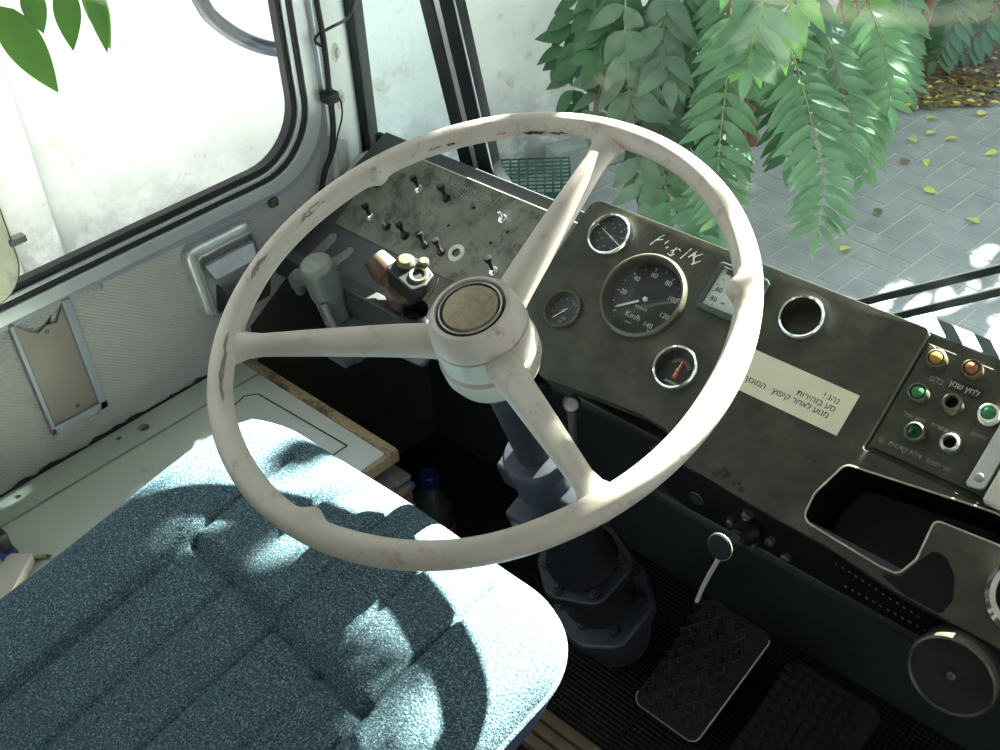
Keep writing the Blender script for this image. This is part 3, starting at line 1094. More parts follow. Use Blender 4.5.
# ------------------------------------------------------------------ warning lamps
HP = -.003
lamps = [((.302, .062), 'amber', 'amber warning lamp in the top row of the panel right of the dashboard'),
         ((.337, .066), 'orange', 'orange warning lamp in the top row of the panel right of the dashboard'),
         ((.303, .0225), 'green', 'green warning lamp with a whole lens below the amber one'),
         ((.337, .026), 'empty', 'empty lamp socket below the black label tape'),
         ((.319, -.0155), 'broken', 'lamp socket with a broken dark green lens in the bottom row'),
         ((.354, -.0115), 'ring', 'bright-ringed empty lamp socket beside the broken green one'),
         ((.3715, .031), 'white', 'sunlit white-capped green lamp at the right end of the lamp panel')]
for (x, y), kind_, lab in lamps:
    g = thing('warning_lamp', lab, 'warning lamp', tuple(DM @ V(x, y, HP)), 'warning lamps on the right panel')
    X = DM @ T(x, y, HP)
    mb = MB()
    if kind_ in ('amber', 'green', 'orange', 'broken', 'white'):
        mb.lathe([(.0068, .002), (.0072, .0098), (.0082, .0105), (.0098, .0095), (.0104, .006), (.0106, 0)], 32)
    else:
        mb.lathe([(.0062, -.012), (.0062, .0118), (.0076, .0125), (.0094, .011), (.0103, .006), (.0105, 0)], 32)
    mb.build('socket', M['steel'] if kind_ == 'ring' else (M['whitepaint'] if kind_ == 'white' else M['olive_case']), g, X)  # right-end lamp: sun glare painted as a white socket
    mb = MB()
    if kind_ in ('amber', 'green', 'orange'):
        mb.lathe([(0, .0145), (.003, .0142), (.0055, .0122), (.0069, .009), (.0069, .002), (0, .002)], 28)
        mb.build('lens', M[kind_ + '_lens'], g, X)
    elif kind_ == 'white':
        mb.lathe([(0, .0115), (.005, .0108), (.0069, .009), (.0069, .002), (0, .002)], 28)
        mb.build('lens', M['green_lens'], g, X)
    elif kind_ == 'broken':
        mb.lathe([(.0069, .009), (.004, .007), (0, .003)], 5)
        mb.build('lens', M['dark_green'], g, X)
    else:
        mb.lathe([(0, -.011), (.0062, -.011), (.0062, .004)], 28)
        mb.build('socket_hole', M['holeblack'], g, X)

# ------------------------------------------------------------------ switches on the plate
def toggle(x, y, lab, kind_):
    g = thing('toggle_switch', lab, 'switch', tuple(DM @ V(x, y, -.0245)), 'switches on the worn plate')
    X = DM @ T(x + .007, y, -.0245) @ Matrix.Scale(.86, 4)
    mb = MB()
    mb.lathe([(0, .006), (.0035, .006), (.0055, .005), (.0058, 0), (.0075, 0)], 20)
    mb.lathe([(0, .002), (.0078, .0018), (.008, 0)], 6)
    mb.build('nut', M['chrome'] if kind_ in ('chrome', 'bare', 'tall') else M['knob'], g, X)
    mb = MB()
    if kind_ == 'bare':
        mb.tube([(0, 0, .004), (-.002, .003, .014)], [.0018, .0026], 10)
        mb.build('lever', M['steel'], g, X)
    elif kind_ == 'nub':
        mb.tube([(0, 0, .003), (-.003, .002, .012)], [.003, .002], 10)
        mb.build('lever', M['steel'], g, X)
    else:
        d_ = V(-.006, .009, .022) if kind_ != 'tall' else V(-.005, .009, .025)
        mb.tube([V(0, 0, .003), d_ * .35, d_ * .6, d_ * .8, d_, d_ * 1.04], [.0036, .003, .0034, .0062, .0066, .004], 14)
        mb.build('lever', M['knob'], g, X)
for (x, y), lab, kd in (((-.439, .018), 'black knobbed toggle with a chrome nut, top row, left of the raised badge', 'chrome'),
                        ((-.388, .021), 'all-black toggle just beside the badge on the switch plate', 'black'),
                        ((-.487, -.046), 'black knobbed toggle with a chrome nut at the left end of the lower row', 'chrome'),
                        ((-.452, -.049), 'bare grey toggle stub without a knob in the lower row', 'nub'),
                        ((-.415, -.050), 'black toggle next to the bare stub in the lower row', 'black'),
                        ((-.376, -.050), 'black toggle in the middle of the lower row, near the scratched lettering', 'black'),
                        ((-.346, -.049), 'black toggle nearest the empty round hole in the plate', 'black'),
                        ((-.2875, .026), 'bare chrome toggle on the right side of the switch plate', 'bare'),
                        ((-.255, -.042), 'black toggle with a tall chrome nut beside the wheel hub', 'tall')):
    toggle(x, y, lab, kd)

# ------------------------------------------------------------------ two hand valves left of the column
vb = thing('hand_valve', 'grey cylindrical air valve with a capped top left of the steering column', 'valve', tuple(DM @ V(-.443, -.195, -.05)))
VM = DM @ T(-.436, -.185, -.018) @ Matrix.Rotation(math.radians(-23), 4, 'X') @ Matrix.Diagonal((.83, .83, 1, 1))
mb = MB()
mb.lathe([(0, -.085), (.028, -.085), (.030, -.05), (.0255, -.046), (.025, .03), (.0275, .032), (.028, .037), (.028, .08), (.0265, .084), (0, .084)], 36)
mb.box((.0, -.05, -.06), (.05, -.02, -.03), .006)
mb.box((.02, -.035, -.045), (.045, .03, -.005), .01)
body = mb.build('body', M['valve'], vb, VM)
mb = MB()
mb.lathe([(0, .090), (.0215, .0895), (.0255, .087), (.0272, .083), (0, .083)], 36)
cp = mb.build('cap', M['valvecap'], vb, VM)
mb = MB()
text_into(mb, 'BLG', .0125, T(-.001, .004, .0903))
mb.box((-.012, -.010, .0901), (.012, -.0085, .0904))
mb.build('lettering', M['dimprint'], cp, VM, recalc=False)
mb = MB()
mb.tube([(-.015, -.012, .064), (-.04, -.016, .058), (-.058, -.016, .046), (-.068, -.012, .03), (-.07, -.008, .016)], [.014, .0125, .0105, .009, .010], 16)
mb.build('lever', M['valve'], vb, VM)
mb = MB()
mb.tube([(.016, -.022, .036), (.028, -.028, .005), (.040, -.032, -.03)], [.0075, .0075, .0065], 14)
mb.lathe([(0, .003), (.004, .002), (.004, 0)], 12, T(.026, -.034, .012))
mb.build('side_pipe', M['valve'], vb, VM)

vr = thing('brake_valve', 'brown brass valve with a dark handle block beside the wheel hub', 'valve', tuple(DM @ V(-.335, -.15, -.05)))
RM = DM @ T(-.328, -.136, -.004) @ Matrix.Rotation(math.radians(-24), 4, 'X') @ Matrix.Rotation(math.radians(14), 4, 'Y')
mb = MB()
mb.lathe([(0, -.05), (.024, -.05), (.024, -.02), (.02, -.015), (.019, .02), (.023, .024), (.023, .032), (.018, .036), (0, .036)], 30)
body = mb.build('body', M['valvebrown'], vr, RM)
mb = MB()
mb.tube([(0, .004, .012), (-.026, .008, .022), (-.034, .009, .025)], [.016, .016, .017], 20)
mb.tube([(-.034, .009, .025), (-.044, .01, .029), (-.060, .012, .035)], [.0195, .0195, .016], 20)
mb.build('side_union', M['valvebrown'], vr, RM)
mb = MB()
mb.prism(rpoly([(-.022, -.006), (.030, -.012), (.038, .006), (.034, .026), (.005, .034), (-.018, .026)], .006), .036, .064, bev=.003)
hb = mb.build('handle_block', M['knob'], vr, RM)
mb = MB()
mb.lathe([(0, .074), (.008, .073), (.012, .068), (.012, .064), (0, .064)], 24, T(-.006, .016, 0))
mb.lathe([(.008, .066), (.011, .067), (.013, .064)], 24, T(.020, .012, 0))
mb.tube([(.037, .002, .04), (.043, .012, .055), (.039, .024, .064)], .0035, 10)
mb.lathe([(0, .072), (.005, .0715), (.007, .069), (.007, .064)], 20, T(.012, .03, 0))
mb.build('fitting', M['olive_case'], hb, RM)
mb = MB()
mb.lathe([(.017, .03), (.015, -.03), (.019, -.032), (.018, -.055), (0, -.055)], 24, T(.034, -.012, 0))
mb.build('side_cylinder', M['castdark'], vr, RM)
mb = MB()
mb.prism(rpoly([(-.10, -.06), (.045, -.05), (.045, .0), (.02, .03), (-.10, .02)], .01), -.058, -.05, bev=.002)
mb.build('mounting_plate', M['valve'], vr, DM @ T(-.330, -.142, 0))

# ------------------------------------------------------------------ pull knob and rod under the lip
kn = thing('pull_knob', 'round black pull knob with a bright rim on the fascia under the lip', 'knob', (.208, .178, -.292))
KA, KB = V(.208, .182, -.291), V(.2055, .132, -.276)
KM = axis_to(KA, KB)
L_ = (KB - KA).length
mb = MB()
mb.lathe([(.015, 0), (.0145, .006), (.010, .012), (.009, .022), (0, .022)], 24)
mb.build('collar', M['knob'], kn, KM)
mb = MB()
mb.lathe([(0, L_ - .002), (.004, L_ - .002), (.004, 0)], 14)
mb.build('shaft', M['bezel'], kn, KM)
mb = MB()
mb.lathe([(0, L_ + .004), (.010, L_ + .0038), (.0135, L_ + .003), (.0145, L_ + .001), (.012, L_ - .003), (0, L_ - .004)], 32)
kb = mb.build('knob_head', M['wiper'], kn, KM)
mb = MB()
mb.tube([(.0143 * math.cos(2 * PI * i / 32), .0143 * math.sin(2 * PI * i / 32), L_ + .001) for i in range(32)], .0008, 6, True)
mb.build('bright_rim', M['worn_edge'], kb, KM)
rd = thing('control_rod', 'thin pale bent rod hanging under the pull knob', 'rod', (.142, .20, -.466))
mb = MB()
mb.tube([(.178, .20, -.33), (.172, .20, -.355), (.1635, .20, -.385), (.156, .20, -.41), (.148, .2, -.44), (.142, .20, -.468)], .0028, 10)
mb.build('rod', M['creamtrim'], rd)
# round heater vent below the fascia
ht = thing('round_speaker', 'dark round grille with a thin bright rim below the fascia at the far right', 'speaker', (.452, .16, -.335))
HM = frame((.452, .150, -.290), (1, 0, 0), (0, .2, .98), (0, -.98, .2))
mb = MB()
mb.lathe([(.0385, .007), (.0398, .0095), (.0418, .008), (.0425, .003), (.0415, 0)], 48)
mb.build('rim', M['bezel'], ht, HM)
mb = MB()
mb.lathe([(0, .007), (.006, .0065), (.007, .003), (.018, .0015), (.0388, .006), (.0415, .002), (.04, -.02), (0, -.02)], 48)
mb.build('cone', M['spk'], ht, HM)
mb = MB()
mb.lathe([(0, .010), (.003, .0095), (.0045, .0065)], 20)
mb.build('centre_stud', M['bolt'], ht, HM)

# ------------------------------------------------------------------ driver seat
seat = thing('driver_seat', 'blue-grey cloth driver seat with channelled cushion below the steering wheel', 'seat', (-.03, -.33, -.76))
X0, X1, YF, YB = -.285, .214, -.072, -.60
def seat_profile(n_mid, R_, n_arc, a, b):
    out = []
    for i in range(n_arc + 1):
        th = PI / 2 * (1 - i / n_arc)
        out.append(a + R_ * (1 - math.sin(th)))
    for i in range(1, n_mid):
        out.append(a + R_ + (b - a - 2 * R_) * i / n_mid)
    for i in range(n_arc + 1):
        th = PI / 2 * i / n_arc
        out.append(b - R_ * (1 - math.sin(th)))
    return out
RE = .028
xs = seat_profile(120, RE, 8, X0, X1)
ys = seat_profile(110, RE, 8, YB, YF)
seams = (-.170, -.096, -.023, .048, .113)
def seat_z(x, y):
    z = -.199 + .145 * (y + .13)
    fy = max(0, (y + .17) / .1)
    z -= .012 * fy * fy
    # the middle field lies a little lower than the bolsters
    g_y = -.245 - .022 * (x + .17) / .283
    fld = 1 / (1 + math.exp((y - g_y) / .004)) * (1 / (1 + math.exp(-(x + .17) / .004))) * (1 / (1 + math.exp((x - .113) / .004)))
    z -= .012 * fld
    if x > -.172 and x < .116:
        z -= .011 * math.exp(-((y - g_y) / .005) ** 2)
    for sx_ in seams:
        if sx_ in (-.17, .113) or True:
            amp = .0065 if sx_ in (-.17, .113) else .0045
            z -= amp * math.exp(-((x - sx_) / .0030) ** 2) * (1 if y < -.11 else max(0, 1 - (y + .11) / .03))
    z += .006 * math.cos((x + .03) / .26 * PI / 2)
    z += .0022 * math.sin(x * 21 + y * 9) * math.sin(y * 17 - x * 6)
    return z
t = bmesh.new()
cxm, cym, hx, hy = (X0 + X1) / 2, (YF + YB) / 2, (X1 - X0) / 2, (YF - YB) / 2
RC = .085
def corner(x, y, rc):
    u, w = x - cxm, y - cym
    a = (abs(u) - (hx - rc)) / rc
    b = (abs(w) - (hy - rc)) / rc
    if a > 0 and b > 0:
        a2, b2 = a * math.sqrt(1 - b * b / 2), b * math.sqrt(1 - a * a / 2)
        u = math.copysign(hx - rc + a2 * rc, u)
        w = math.copysign(hy - rc + b2 * rc, w)
    return cxm + u, cym + w
grid = []
for y in ys:
    row = []
    for x in xs:
        q = min(x - X0, X1 - x, YF - y, y - YB)
        dz = 0
        if q < RE:
            sn = 1 - q / RE
            dz = RE * (1 - math.sqrt(max(0, 1 - sn * sn)))
        px_, py_ = corner(x, y, RC)
        row.append(t.verts.new((px_, py_, seat_z(px_, py_) - dz)))
    grid.append(row)
for j in range(len(ys) - 1):
    for i in range(len(xs) - 1):
        t.faces.new((grid[j][i], grid[j][i + 1], grid[j + 1][i + 1], grid[j + 1][i]))
border = [grid[0][i] for i in range(len(xs))] + [grid[j][-1] for j in range(1, len(ys))] + [grid[-1][i] for i in range(len(xs) - 2, -1, -1)] + [grid[j][0] for j in range(len(ys) - 2, 0, -1)]
edge_loop = [v.co.copy() for v in border]
mb = MB()
mb.merge(t)
mb.build('cushion', M['fabric'], seat, ang=80)
t = bmesh.new()
rgs = []
for dz, sc in ((0, 1.0), (-.010, .998), (-.05, .955), (-.085, .90)):
    rgs.append([t.verts.new((cxm + (c.x - cxm) * sc, cym + (c.y - cym) * sc, c.z + dz)) for c in edge_loop])
for A, B in zip(rgs, rgs[1:]):
    for i in range(len(A)):
        j = (i + 1) % len(A)
        t.faces.new((A[i], A[j], B[j], B[i]))
t.faces.new(rgs[-1])
mb = MB()
mb.merge(t)
mb.build('cushion_side', M['vinylside'], seat)
mb = MB()
mb.tube([c + V(0, 0, -.002) for c in edge_loop], .0032, 8, True)
mb.build('piping', M['fabric'], seat)
mb = MB()
mb.box((-.22, -.56, -.76), (.10, -.20, -.40), .01)
mb.box((-.22, -.56, -.40), (.14, -.16, -.325), .01)
mb.build('seat_base', M['dashdark'], seat)
mb = MB()
mb.box((-.27, -.70, -.25), (.21, -.605, .25), .04, seg=4)
mb.build('backrest', M['fabric'], seat)

# ------------------------------------------------------------------ cab shell
mb = MB()
mb.box((-.62, -6, -.80), (1.9, .46, -.76))
struct(mb.build('floor', M['floor']))
mb = MB()
wo = [(-6, -.80), (.315, -.80), (.315, 1.35), (-6, 1.35)]
mb.prism(wo, -.03, 0, [rect(-.95, -.134, .262, .78, .085, 8), rect(-2.4, .1, -1.2, .85, .06), rect(-3.8, .1, -2.6, .85, .06)], mtx=LMX)
struct(mb.build('wall_left', M['wallvinyl']))
mb = MB()
mb.box((-.62, .44, -.80), (1.9, .47, -.215))
struct(mb.build('wall_front', M['bulk']))
mb = MB()
mb.box((-.66, -6.0, 1.35), (1.9, .30, 1.39))
mb.box((-.66, .16, .80), (1.9, .44, 1.40))  # unseen windscreen header, made low and deep to cut sky light on the dash
struct(mb.build('ceiling', M['roof']))
# right side and rear of the bus body, with their window openings
mb = MB()
RMX = frame((1.86, 0, 0), (0, 1, 0), (0, 0, 1), (1, 0, 0))
mb.prism([(-6, -.80), (.46, -.80), (.46, 1.35), (-6, 1.35)], 0, .03, [rect(-.5, -.5, .30, .75, .05), rect(-1.9, .12, -.8, .75, .06), rect(-3.2, .12, -2.05, .75, .06), rect(-4.6, .12, -3.35, .75, .06)], mtx=RMX)
struct(mb.build('wall_right', M['wallvinyl']))
mb = MB()
mb.box((-.62, -6.03, -.80), (1.89, -6.0, 1.35))
struct(mb.build('wall_rear', M['wallvinyl']))
# angled pillar between side window and windscreen
mb = MB()
PM = frame((XW, .303, 0), (-.46, .888, 0), (0, 0, 1), (.888, .46, 0))
mb.prism([(0, -.12), (.045, -.15), (.045, -.30), (.118, -.30), (.118, 1.3), (0, 1.3)], -.02, .003, bev=.001, mtx=PM)
struct(mb.build('trim_1', M['pillar']), 'white-painted rusty pillar beside the windscreen', 'pillar')
mb = MB()
mb.prism([(0, -.40), (.05, -.40), (.05, -.150), (0, -.118)], -.02, .005, bev=.001, mtx=PM)
mb.box((-.62, .30, -.80), (-.59, .44, -.19))
struct(mb.build('trim_2', M['wallplain']))
for zc, q, lab in ((-.018, .055, 'upper rusty bolt head on the white pillar'), (-.085, .050, 'lower rusty bolt head on the white pillar')):
    mb = MB()
    mb.lathe([(0, .007), (.005, .006), (.007, .002), (.013, .001), (.014, 0)], 12, PM @ T(q, zc, .003))
    tag(mb.build('bolt_head', M['creamtrim']), lab, 'bolt', 'bolt heads on the pillar')

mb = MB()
mb.prism([(.115, -.76), (.44, -.76), (.44, -.21), (.225, -.21), (.19, -.30), (.115, -.345)], .0002, .005, mtx=LMX)  # dark sheet over the wall, painting the shade under the dash
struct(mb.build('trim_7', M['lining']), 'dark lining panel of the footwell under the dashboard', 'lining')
# side window: nested frame rings, glass
win = sthing('window_1', 'side window left of the driver in an aluminium and rubber frame', 'window', (XW, -.3, -.13))
def wring(o, i, x0, x1, name, m_, r_o, r_i, par=win):
    mb = MB()
    mb.prism(rect(o[0], o[1], o[2], o[3], r_o, 10), x0, x1, [rect(i[0], i[1], i[2], i[3], r_i, 10)], bev=.001, mtx=LMX)
    return mb.build(name, M[m_], par)
wring((-.955, -.168, .303, .80), (-.95, -.159, .293, .79), 0, .006, 'outer_trim', 'alublue', .105, .1)
wring((-.95, -.159, .293, .79), (-.945, -.141, .272, .785), 0, .009, 'frame', 'alu', .1, .092)
wring((-.945, -.141, .272, .785), (-.94, -.134, .264, .78), -.004, .006, 'seal', 'rubber', .092, .088)
wring((-.94, -.134, .264, .78), (-.935, -.129, .258, .775), -.012, .005, 'bead', 'alu', .088, .085)
wring((-.935, -.129, .258, .775), (-.925, -.1205, .2505, .765), -.014, .001, 'glazing_rubber', 'rubber', .085, .08)
mb = MB()
mb.prism(rect(-.93, -.125, .255, .77, .083, 10), -.010, -.006, mtx=LMX)
mb.build('pane', M['glass'], win)

# windscreen
M['screen'] = glass('windscreen_glass', (.86, .90, .885), .0, .012)
M['screenblue'] = glass('tinted_screen_glass', (.70, .83, .84), .003, .012)
ws = sthing('window_2', 'front windscreen in black rubber with a metal divider post', 'window', (0, .44, -.155))
mb = MB()
mb.box((-.638, .398, -.23), (-.612, .418, 1.1), .003)
mb.build('edge_rubber', M['rubber'], ws)
mb = MB()
mb.prism([(-.437, -.06), (-.412, -.06), (-.412, 1.2), (-.437, 1.2)], -.014, .012, bev=.003, mtx=SM)
mb.build('divider_rubber', M['rubber'], ws)
mb = MB()
mb.prism([(-.4125, -.06), (-.398, -.06), (-.398, 1.2), (-.4125, 1.2)], -.014, .010, bev=.003, mtx=SM)
mb.build('divider_strip', M['alu'], ws)
mb = MB()
mb.prism(rect(-.399, -.06, 1.6, 1.2, .01), -.005, .012, [rect(-.368, -.032, 1.57, 1.17, .05, 8)], bev=.002, mtx=SM)
rb = mb.build('screen_rubber', M['wiper'], ws)
mb = MB()
mb.tube([(p[0], p[1], .0125) for p in rect(-.3685, -.0325, 1.5705, 1.1705, .05, 8)], .0013, 6, True, mtx=SM)
mb.build('liner', M['alublue'], rb)
mb = MB()
t = bmesh.new()
cpn = [V(-.63, .41, -.215), SM @ V(-.43, -.06, -.002), SM @ V(-.43, 1.2, -.002), V(-.63, .41, 1.0)]
t.faces.new([t.verts.new(p) for p in cpn])
bmesh.ops.solidify(t, geom=t.faces[:], thickness=.004)
mb.merge(t)
mb.build('corner_pane', M['screenblue'], ws)
mb = MB()
mb.prism(rect(-.372, -.036, 1.575, 1.175), -.004, 0, mtx=SM)
mb.build('main_pane', M['screen'], ws)
# ledge between dash and screen
mb = MB()
mb.box((.26, .384, -.15), (1.7, .412, -.112), .003)
struct(mb.build('trim_3', M['ledgeteal']), 'pale painted sill under the windscreen', 'sill')
mb = MB()
mb.box((-.60, .395, -.23), (1.7, .42, -.19), .003)
struct(mb.build('trim_4', M['wiper']))

# wiper arms outside the screen
for (a, b, lab) in (((.13, .462, -.19), (.56, .452, .128), 'upper of the two dark wiper arms outside the windscreen'), ((.165, .462, -.198), (.60, .45, .135), 'lower of the two dark wiper arms outside the windscreen')):
    w = thing('wiper_arm', lab, 'wiper', a, 'wiper arms')
    mb = MB()
    A, B = Vector(a), Vector(b)
    d = (B - A).normalized()
    upv = V(-d.z, 0, d.x)
    X = frame(A, d, upv, d.cross(upv))
    L_ = (B - A).length
    mb.box((0, -.0045, -.003), (L_, .0045, .003), .0012, X)
    mb.build('arm', M['wiper'], w)
    mb = MB()
    mb.lathe([(0, .01), (.009, .009), (.011, 0), (.011, -.02), (0, -.02)], 20, X)
    mb.build('pivot', M['wiper'], w)

# ashtray box on the side wall
ash = thing('wall_ashtray', 'boxy grey metal ashtray with a tilted flap on the side wall', 'ashtray', (XW, .10, -.29))
ou = rpoly([(.045, -.286), (.150, -.286), (.139, -.176), (.034, -.176)], .012)
mid = rpoly([(.052, -.284), (.145, -.284), (.135, -.184), (.043, -.184)], .009)
mb = MB()
mb.prism(ou, 0, .016, bev=.005, mtx=LMX)
mb.build('back_plate', M['alu'], ash)
mb = MB()
mb.prism(mid, .016, .026, [rpoly([(.057, -.281), (.141, -.281), (.132, -.188), (.048, -.188)], .007)], bev=.002, mtx=LMX)
mb.build('frame', M['steel'], ash)
mb = MB()
# bin tilted out of the frame: open box
BM = LMX @ T(.004, -.283, .012) @ Matrix.Rotation(math.radians(16), 4, 'X')
mb.box((.058, 0, 0), (.061, .050, .022), .001, BM)
mb.box((.131, 0, 0), (.134, .050, .022), .001, BM)
mb.box((.058, 0, .019), (.134, .049, .022), .001, BM)
mb.box((.058, 0, 0), (.134, .003, .022), .001, BM)
bn = mb.build('bin', M['darksteel'], ash)
mb = MB()
mb.prism(rpoly([(.060, -.282), (.139, -.282), (.132, -.190), (.050, -.190)], .004), .004, .012, mtx=LMX)
mb.build('bin_inside', M['holeblack'], ash)
mb = MB()
mb.prism(rpoly([(.054, -.212), (.135, -.212), (.131, -.191), (.050, -.191)], .003), .012, .018, mtx=LMX)
FMx = LMX @ T(.002, -.203, .020) @ Matrix.Rotation(math.radians(-32), 4, 'X')
mb.prism([(.052, 0), (.132, 0), (.126, -.024), (.058, -.024)], -.0015, .0015, mtx=FMx)
mb.tube([(.052, .0, .001), (.132, .0, .001)], .0022, 8, mtx=FMx)
mb.build('flap', M['ashsteel'], ash)

# blanked panel left of it
bp = thing('blanking_panel', 'taupe metal plate in a channel frame low on the side wall', 'panel', (XW, -.165, -.338))
mb = MB()
mb.prism([(-.200, -.168), (-.196, -.3265), (-.134, -.3265), (-.138, -.172), (-.150, -.190), (-.163, -.187), (-.176, -.192), (-.186, -.184)], .001, .004, mtx=LMX)
mb.build('plate', M['panelplate'], bp)
mb = MB()
mb.prism([(-.2075, -.164), (-.2015, -.164), (-.1975, -.336), (-.2035, -.338)], 0, .009, bev=.001, mtx=LMX)
mb.prism([(-.138, -.164), (-.127, -.164), (-.123, -.338), (-.134, -.338)], 0, .009, bev=.001, mtx=LMX)
mb.prism([(-.2035, -.338), (-.123, -.338), (-.123, -.3265), (-.2035, -.3265)], 0, .009, bev=.001, mtx=LMX)
mb.build('channel_frame', M['alublue'], bp)
for y, z in ((-.165, -.196), (-.160, -.316)):
    mb = MB()
    mb.lathe([(0, .0055), (.0022, .005), (.003, .004)], 12, LMX @ T(y, z, 0))
    mb.build('rivet', M['bezel'], bp)
mb = MB()
mb.prism([(-.163, -.187), (-.152, -.178), (-.158, -.19)], .0005, .001, mtx=LMX)
mb.build('dark_tear', M['holeblack'], bp)
# small clip and screws on the wall
cb = MB()
cb.box((XW, .181, -.178), (XW + .012, .195, -.164), .003)
tag(cb.build('wall_clip', M['bezel']), 'small brown clip on the trim under the side window', 'clip')
for y, z, lab in ((-.085, -.170, 'screw on the trim edge above the blanking panel'),):
    mb = MB()
    mb.lathe([(0, .003), (.004, .002), (.005, 0)], 14, LMX @ T(y, z, .006))
    tag(mb.build('trim_screw', M['steel']), lab, 'screw')

# ledge along the wall beside the seat
ld = thing('side_ledge', 'pale grey-green painted ledge along the side wall beside the seat', 'ledge', (-.42, -.6, -.76))
ZL = -.386
mb = MB()
hol = [circ(-.561, -.094, .0085, 14), circ(-.568, -.128, .004, 10), circ(-.568, -.275, .004, 10)]
mb.prism(rect(XW, -1.6, -.537, .082), -.012, 0, hol, mtx=T(0, 0, ZL))
mb.build('wall_board', M['ledge'], ld)
mb = MB()
mb.prism(rect(-.533, -1.6, -.268, .082, .004), -.012, 0, bev=.001, mtx=T(0, 0, ZL))
mb.build('top_board', M['ledge'], ld)
mb = MB()
mb.box((-.575, -1.6, -.755), (-.29, .07, -.398))
mb.build('carcass', M['dashdark'], ld)
mb = MB()
mb.box((-.58, .082, -.404), (-.262, .098, -.384), .002)
mb.box((-.268, .0, -.404), (-.260, .098, -.386), .001)
mb.build('wood_edge', M['wood'], ld)
mb = MB()
for a, b in (((-.497, .052), (-.318, .060)), ((-.318, .060), (-.318, .036)), ((-.497, .052), (-.508, .036)), ((-.508, .036), (-.498, .0))):
    d = (Vector(b) - Vector(a)).to_3d()
    n_ = V(-d.y, d.x, 0).normalized() * .0012
    A, B = V(a[0], a[1], ZL + .0005), V(b[0], b[1], ZL + .0005)
    mb.quad([A - n_, B - n_, B + n_, A + n_])
mb.build('hatch_outline', M['seam'], ld, smooth=False, recalc=False)
mb = MB()
t = bmesh.new()
prev = None
for i in range(90):
    y = -.9 + i * .011
    z = ZL + .003 + random.uniform(0, .006)
    a = t.verts.new((XW + .0012, y, ZL - .001))
    b = t.verts.new((XW + .0012, y, z))
    if prev:
        t.faces.new((prev[0], a, b, prev[1]))
    prev = (a, b)
mb.merge(t)
mb.build('ragged_joint', M['seam'], ld, smooth=False, recalc=False)

# clutter lying at the back of the ledge
g = thing('lighter', 'blue and black object standing on the ledge at the left edge', 'lighter', (-.478, -.335, ZL))
mb = MB()
mb.box((-.488, -.345, ZL), (-.463, -.325, ZL + .018), .006)
mb.build('body', M['blue'], g)
mb = MB()
mb.box((-.484, -.342, ZL + .018), (-.467, -.328, ZL + .045), .004)
mb.build('cap', M['knob'], g)
mb = MB()
mb.tube([(-.470, -.345, ZL + .004), (-.441, -.305, ZL + .004)], .0026, 8)
mb.tube([(-.441, -.305, ZL + .004), (-.438, -.301, ZL + .004)], [.0026, .0006], 8, mi=1)
tag(mb.build('pencil', [M['stem'], M['knob']]), 'green pencil lying on the pale ledge', 'pencil')
mb = MB()
mb.box((-.045, -.015, 0), (.045, .015, .016), .002, T(-.43, -.362, ZL) @ Matrix.Rotation(-.9, 4, 'Z'))
mb.box((-.044, -.0153, .004), (.044, -.0149, .011), 0, T(-.43, -.362, ZL) @ Matrix.Rotation(-.9, 4, 'Z'), 1)
tag(mb.build('small_carton', [M['creamtrim'], M['red']]), 'small cream and red carton on the ledge beside the seat', 'carton')
mb = MB()
mb.lathe([(0, 0), (.014, 0), (.016, .004), (.016, .022), (.012, .028), (0, .029)], 20, T(-.436, -.395, ZL))
tag(mb.build('jar', M['whitebox']), 'white round jar at the left edge below the carton', 'jar')

# newspapers tucked at the end of the ledge, things on the floor
nw = thing('newspaper_stack', 'folded newspapers tucked beside the front corner of the ledge', 'newspapers', (-.285, .05, -.53))
for i, (m_, z0, z1, dx) in enumerate((('news', -.53, -.50, 0), ('news', -.498, -.472, .004), ('newsor', -.47, -.445, .0), ('news', -.443, -.432, .008), ('news', -.430, -.422, .002))):
    mb = MB()
    mb.box((-.285 + dx, -.03, z0), (-.245 + dx, .102, z1), .004)
    mb.build('newspaper', M[m_], nw)
bt = thing('bottle', 'plastic bottle with a blue cap standing in the dark by the bulkhead', 'bottle', (-.345, .215, -.76))
mb = MB()
mb.lathe([(0, 0), (.03, 0), (.032, .006), (.032, .12), (.03, .14), (.016, .17), (.012, .18), (.012, .188), (0, .188)], 28, T(-.345, .215, -.76))
mb.build('body', M['bottle'], bt)
mb = MB()
mb.lathe([(.0325, .04), (.0325, .10)], 28, T(-.345, .215, -.76))
mb.build('sticker', M['red'], bt, recalc=False)
mb = MB()
mb.lathe([(.014, .176), (.0145, .196), (.012, .199), (0, .199)], 20, T(-.345, .215, -.76))
mb.build('cap', M['bluecap'], bt)
mb = MB()
t = bmesh.new()
bmesh.ops.create_icosphere(t, subdivisions=3, radius=.045)
for v in t.verts:
    v.co *= random.uniform(.7, 1.1)
    v.co.z *= .55
mb.merge(t, T(-.45, .27, -.736))
tag(mb.build('crumpled_paper', M['news'], smooth=False), 'crumpled paper on the floor beside the blue-capped bottle', 'paper')

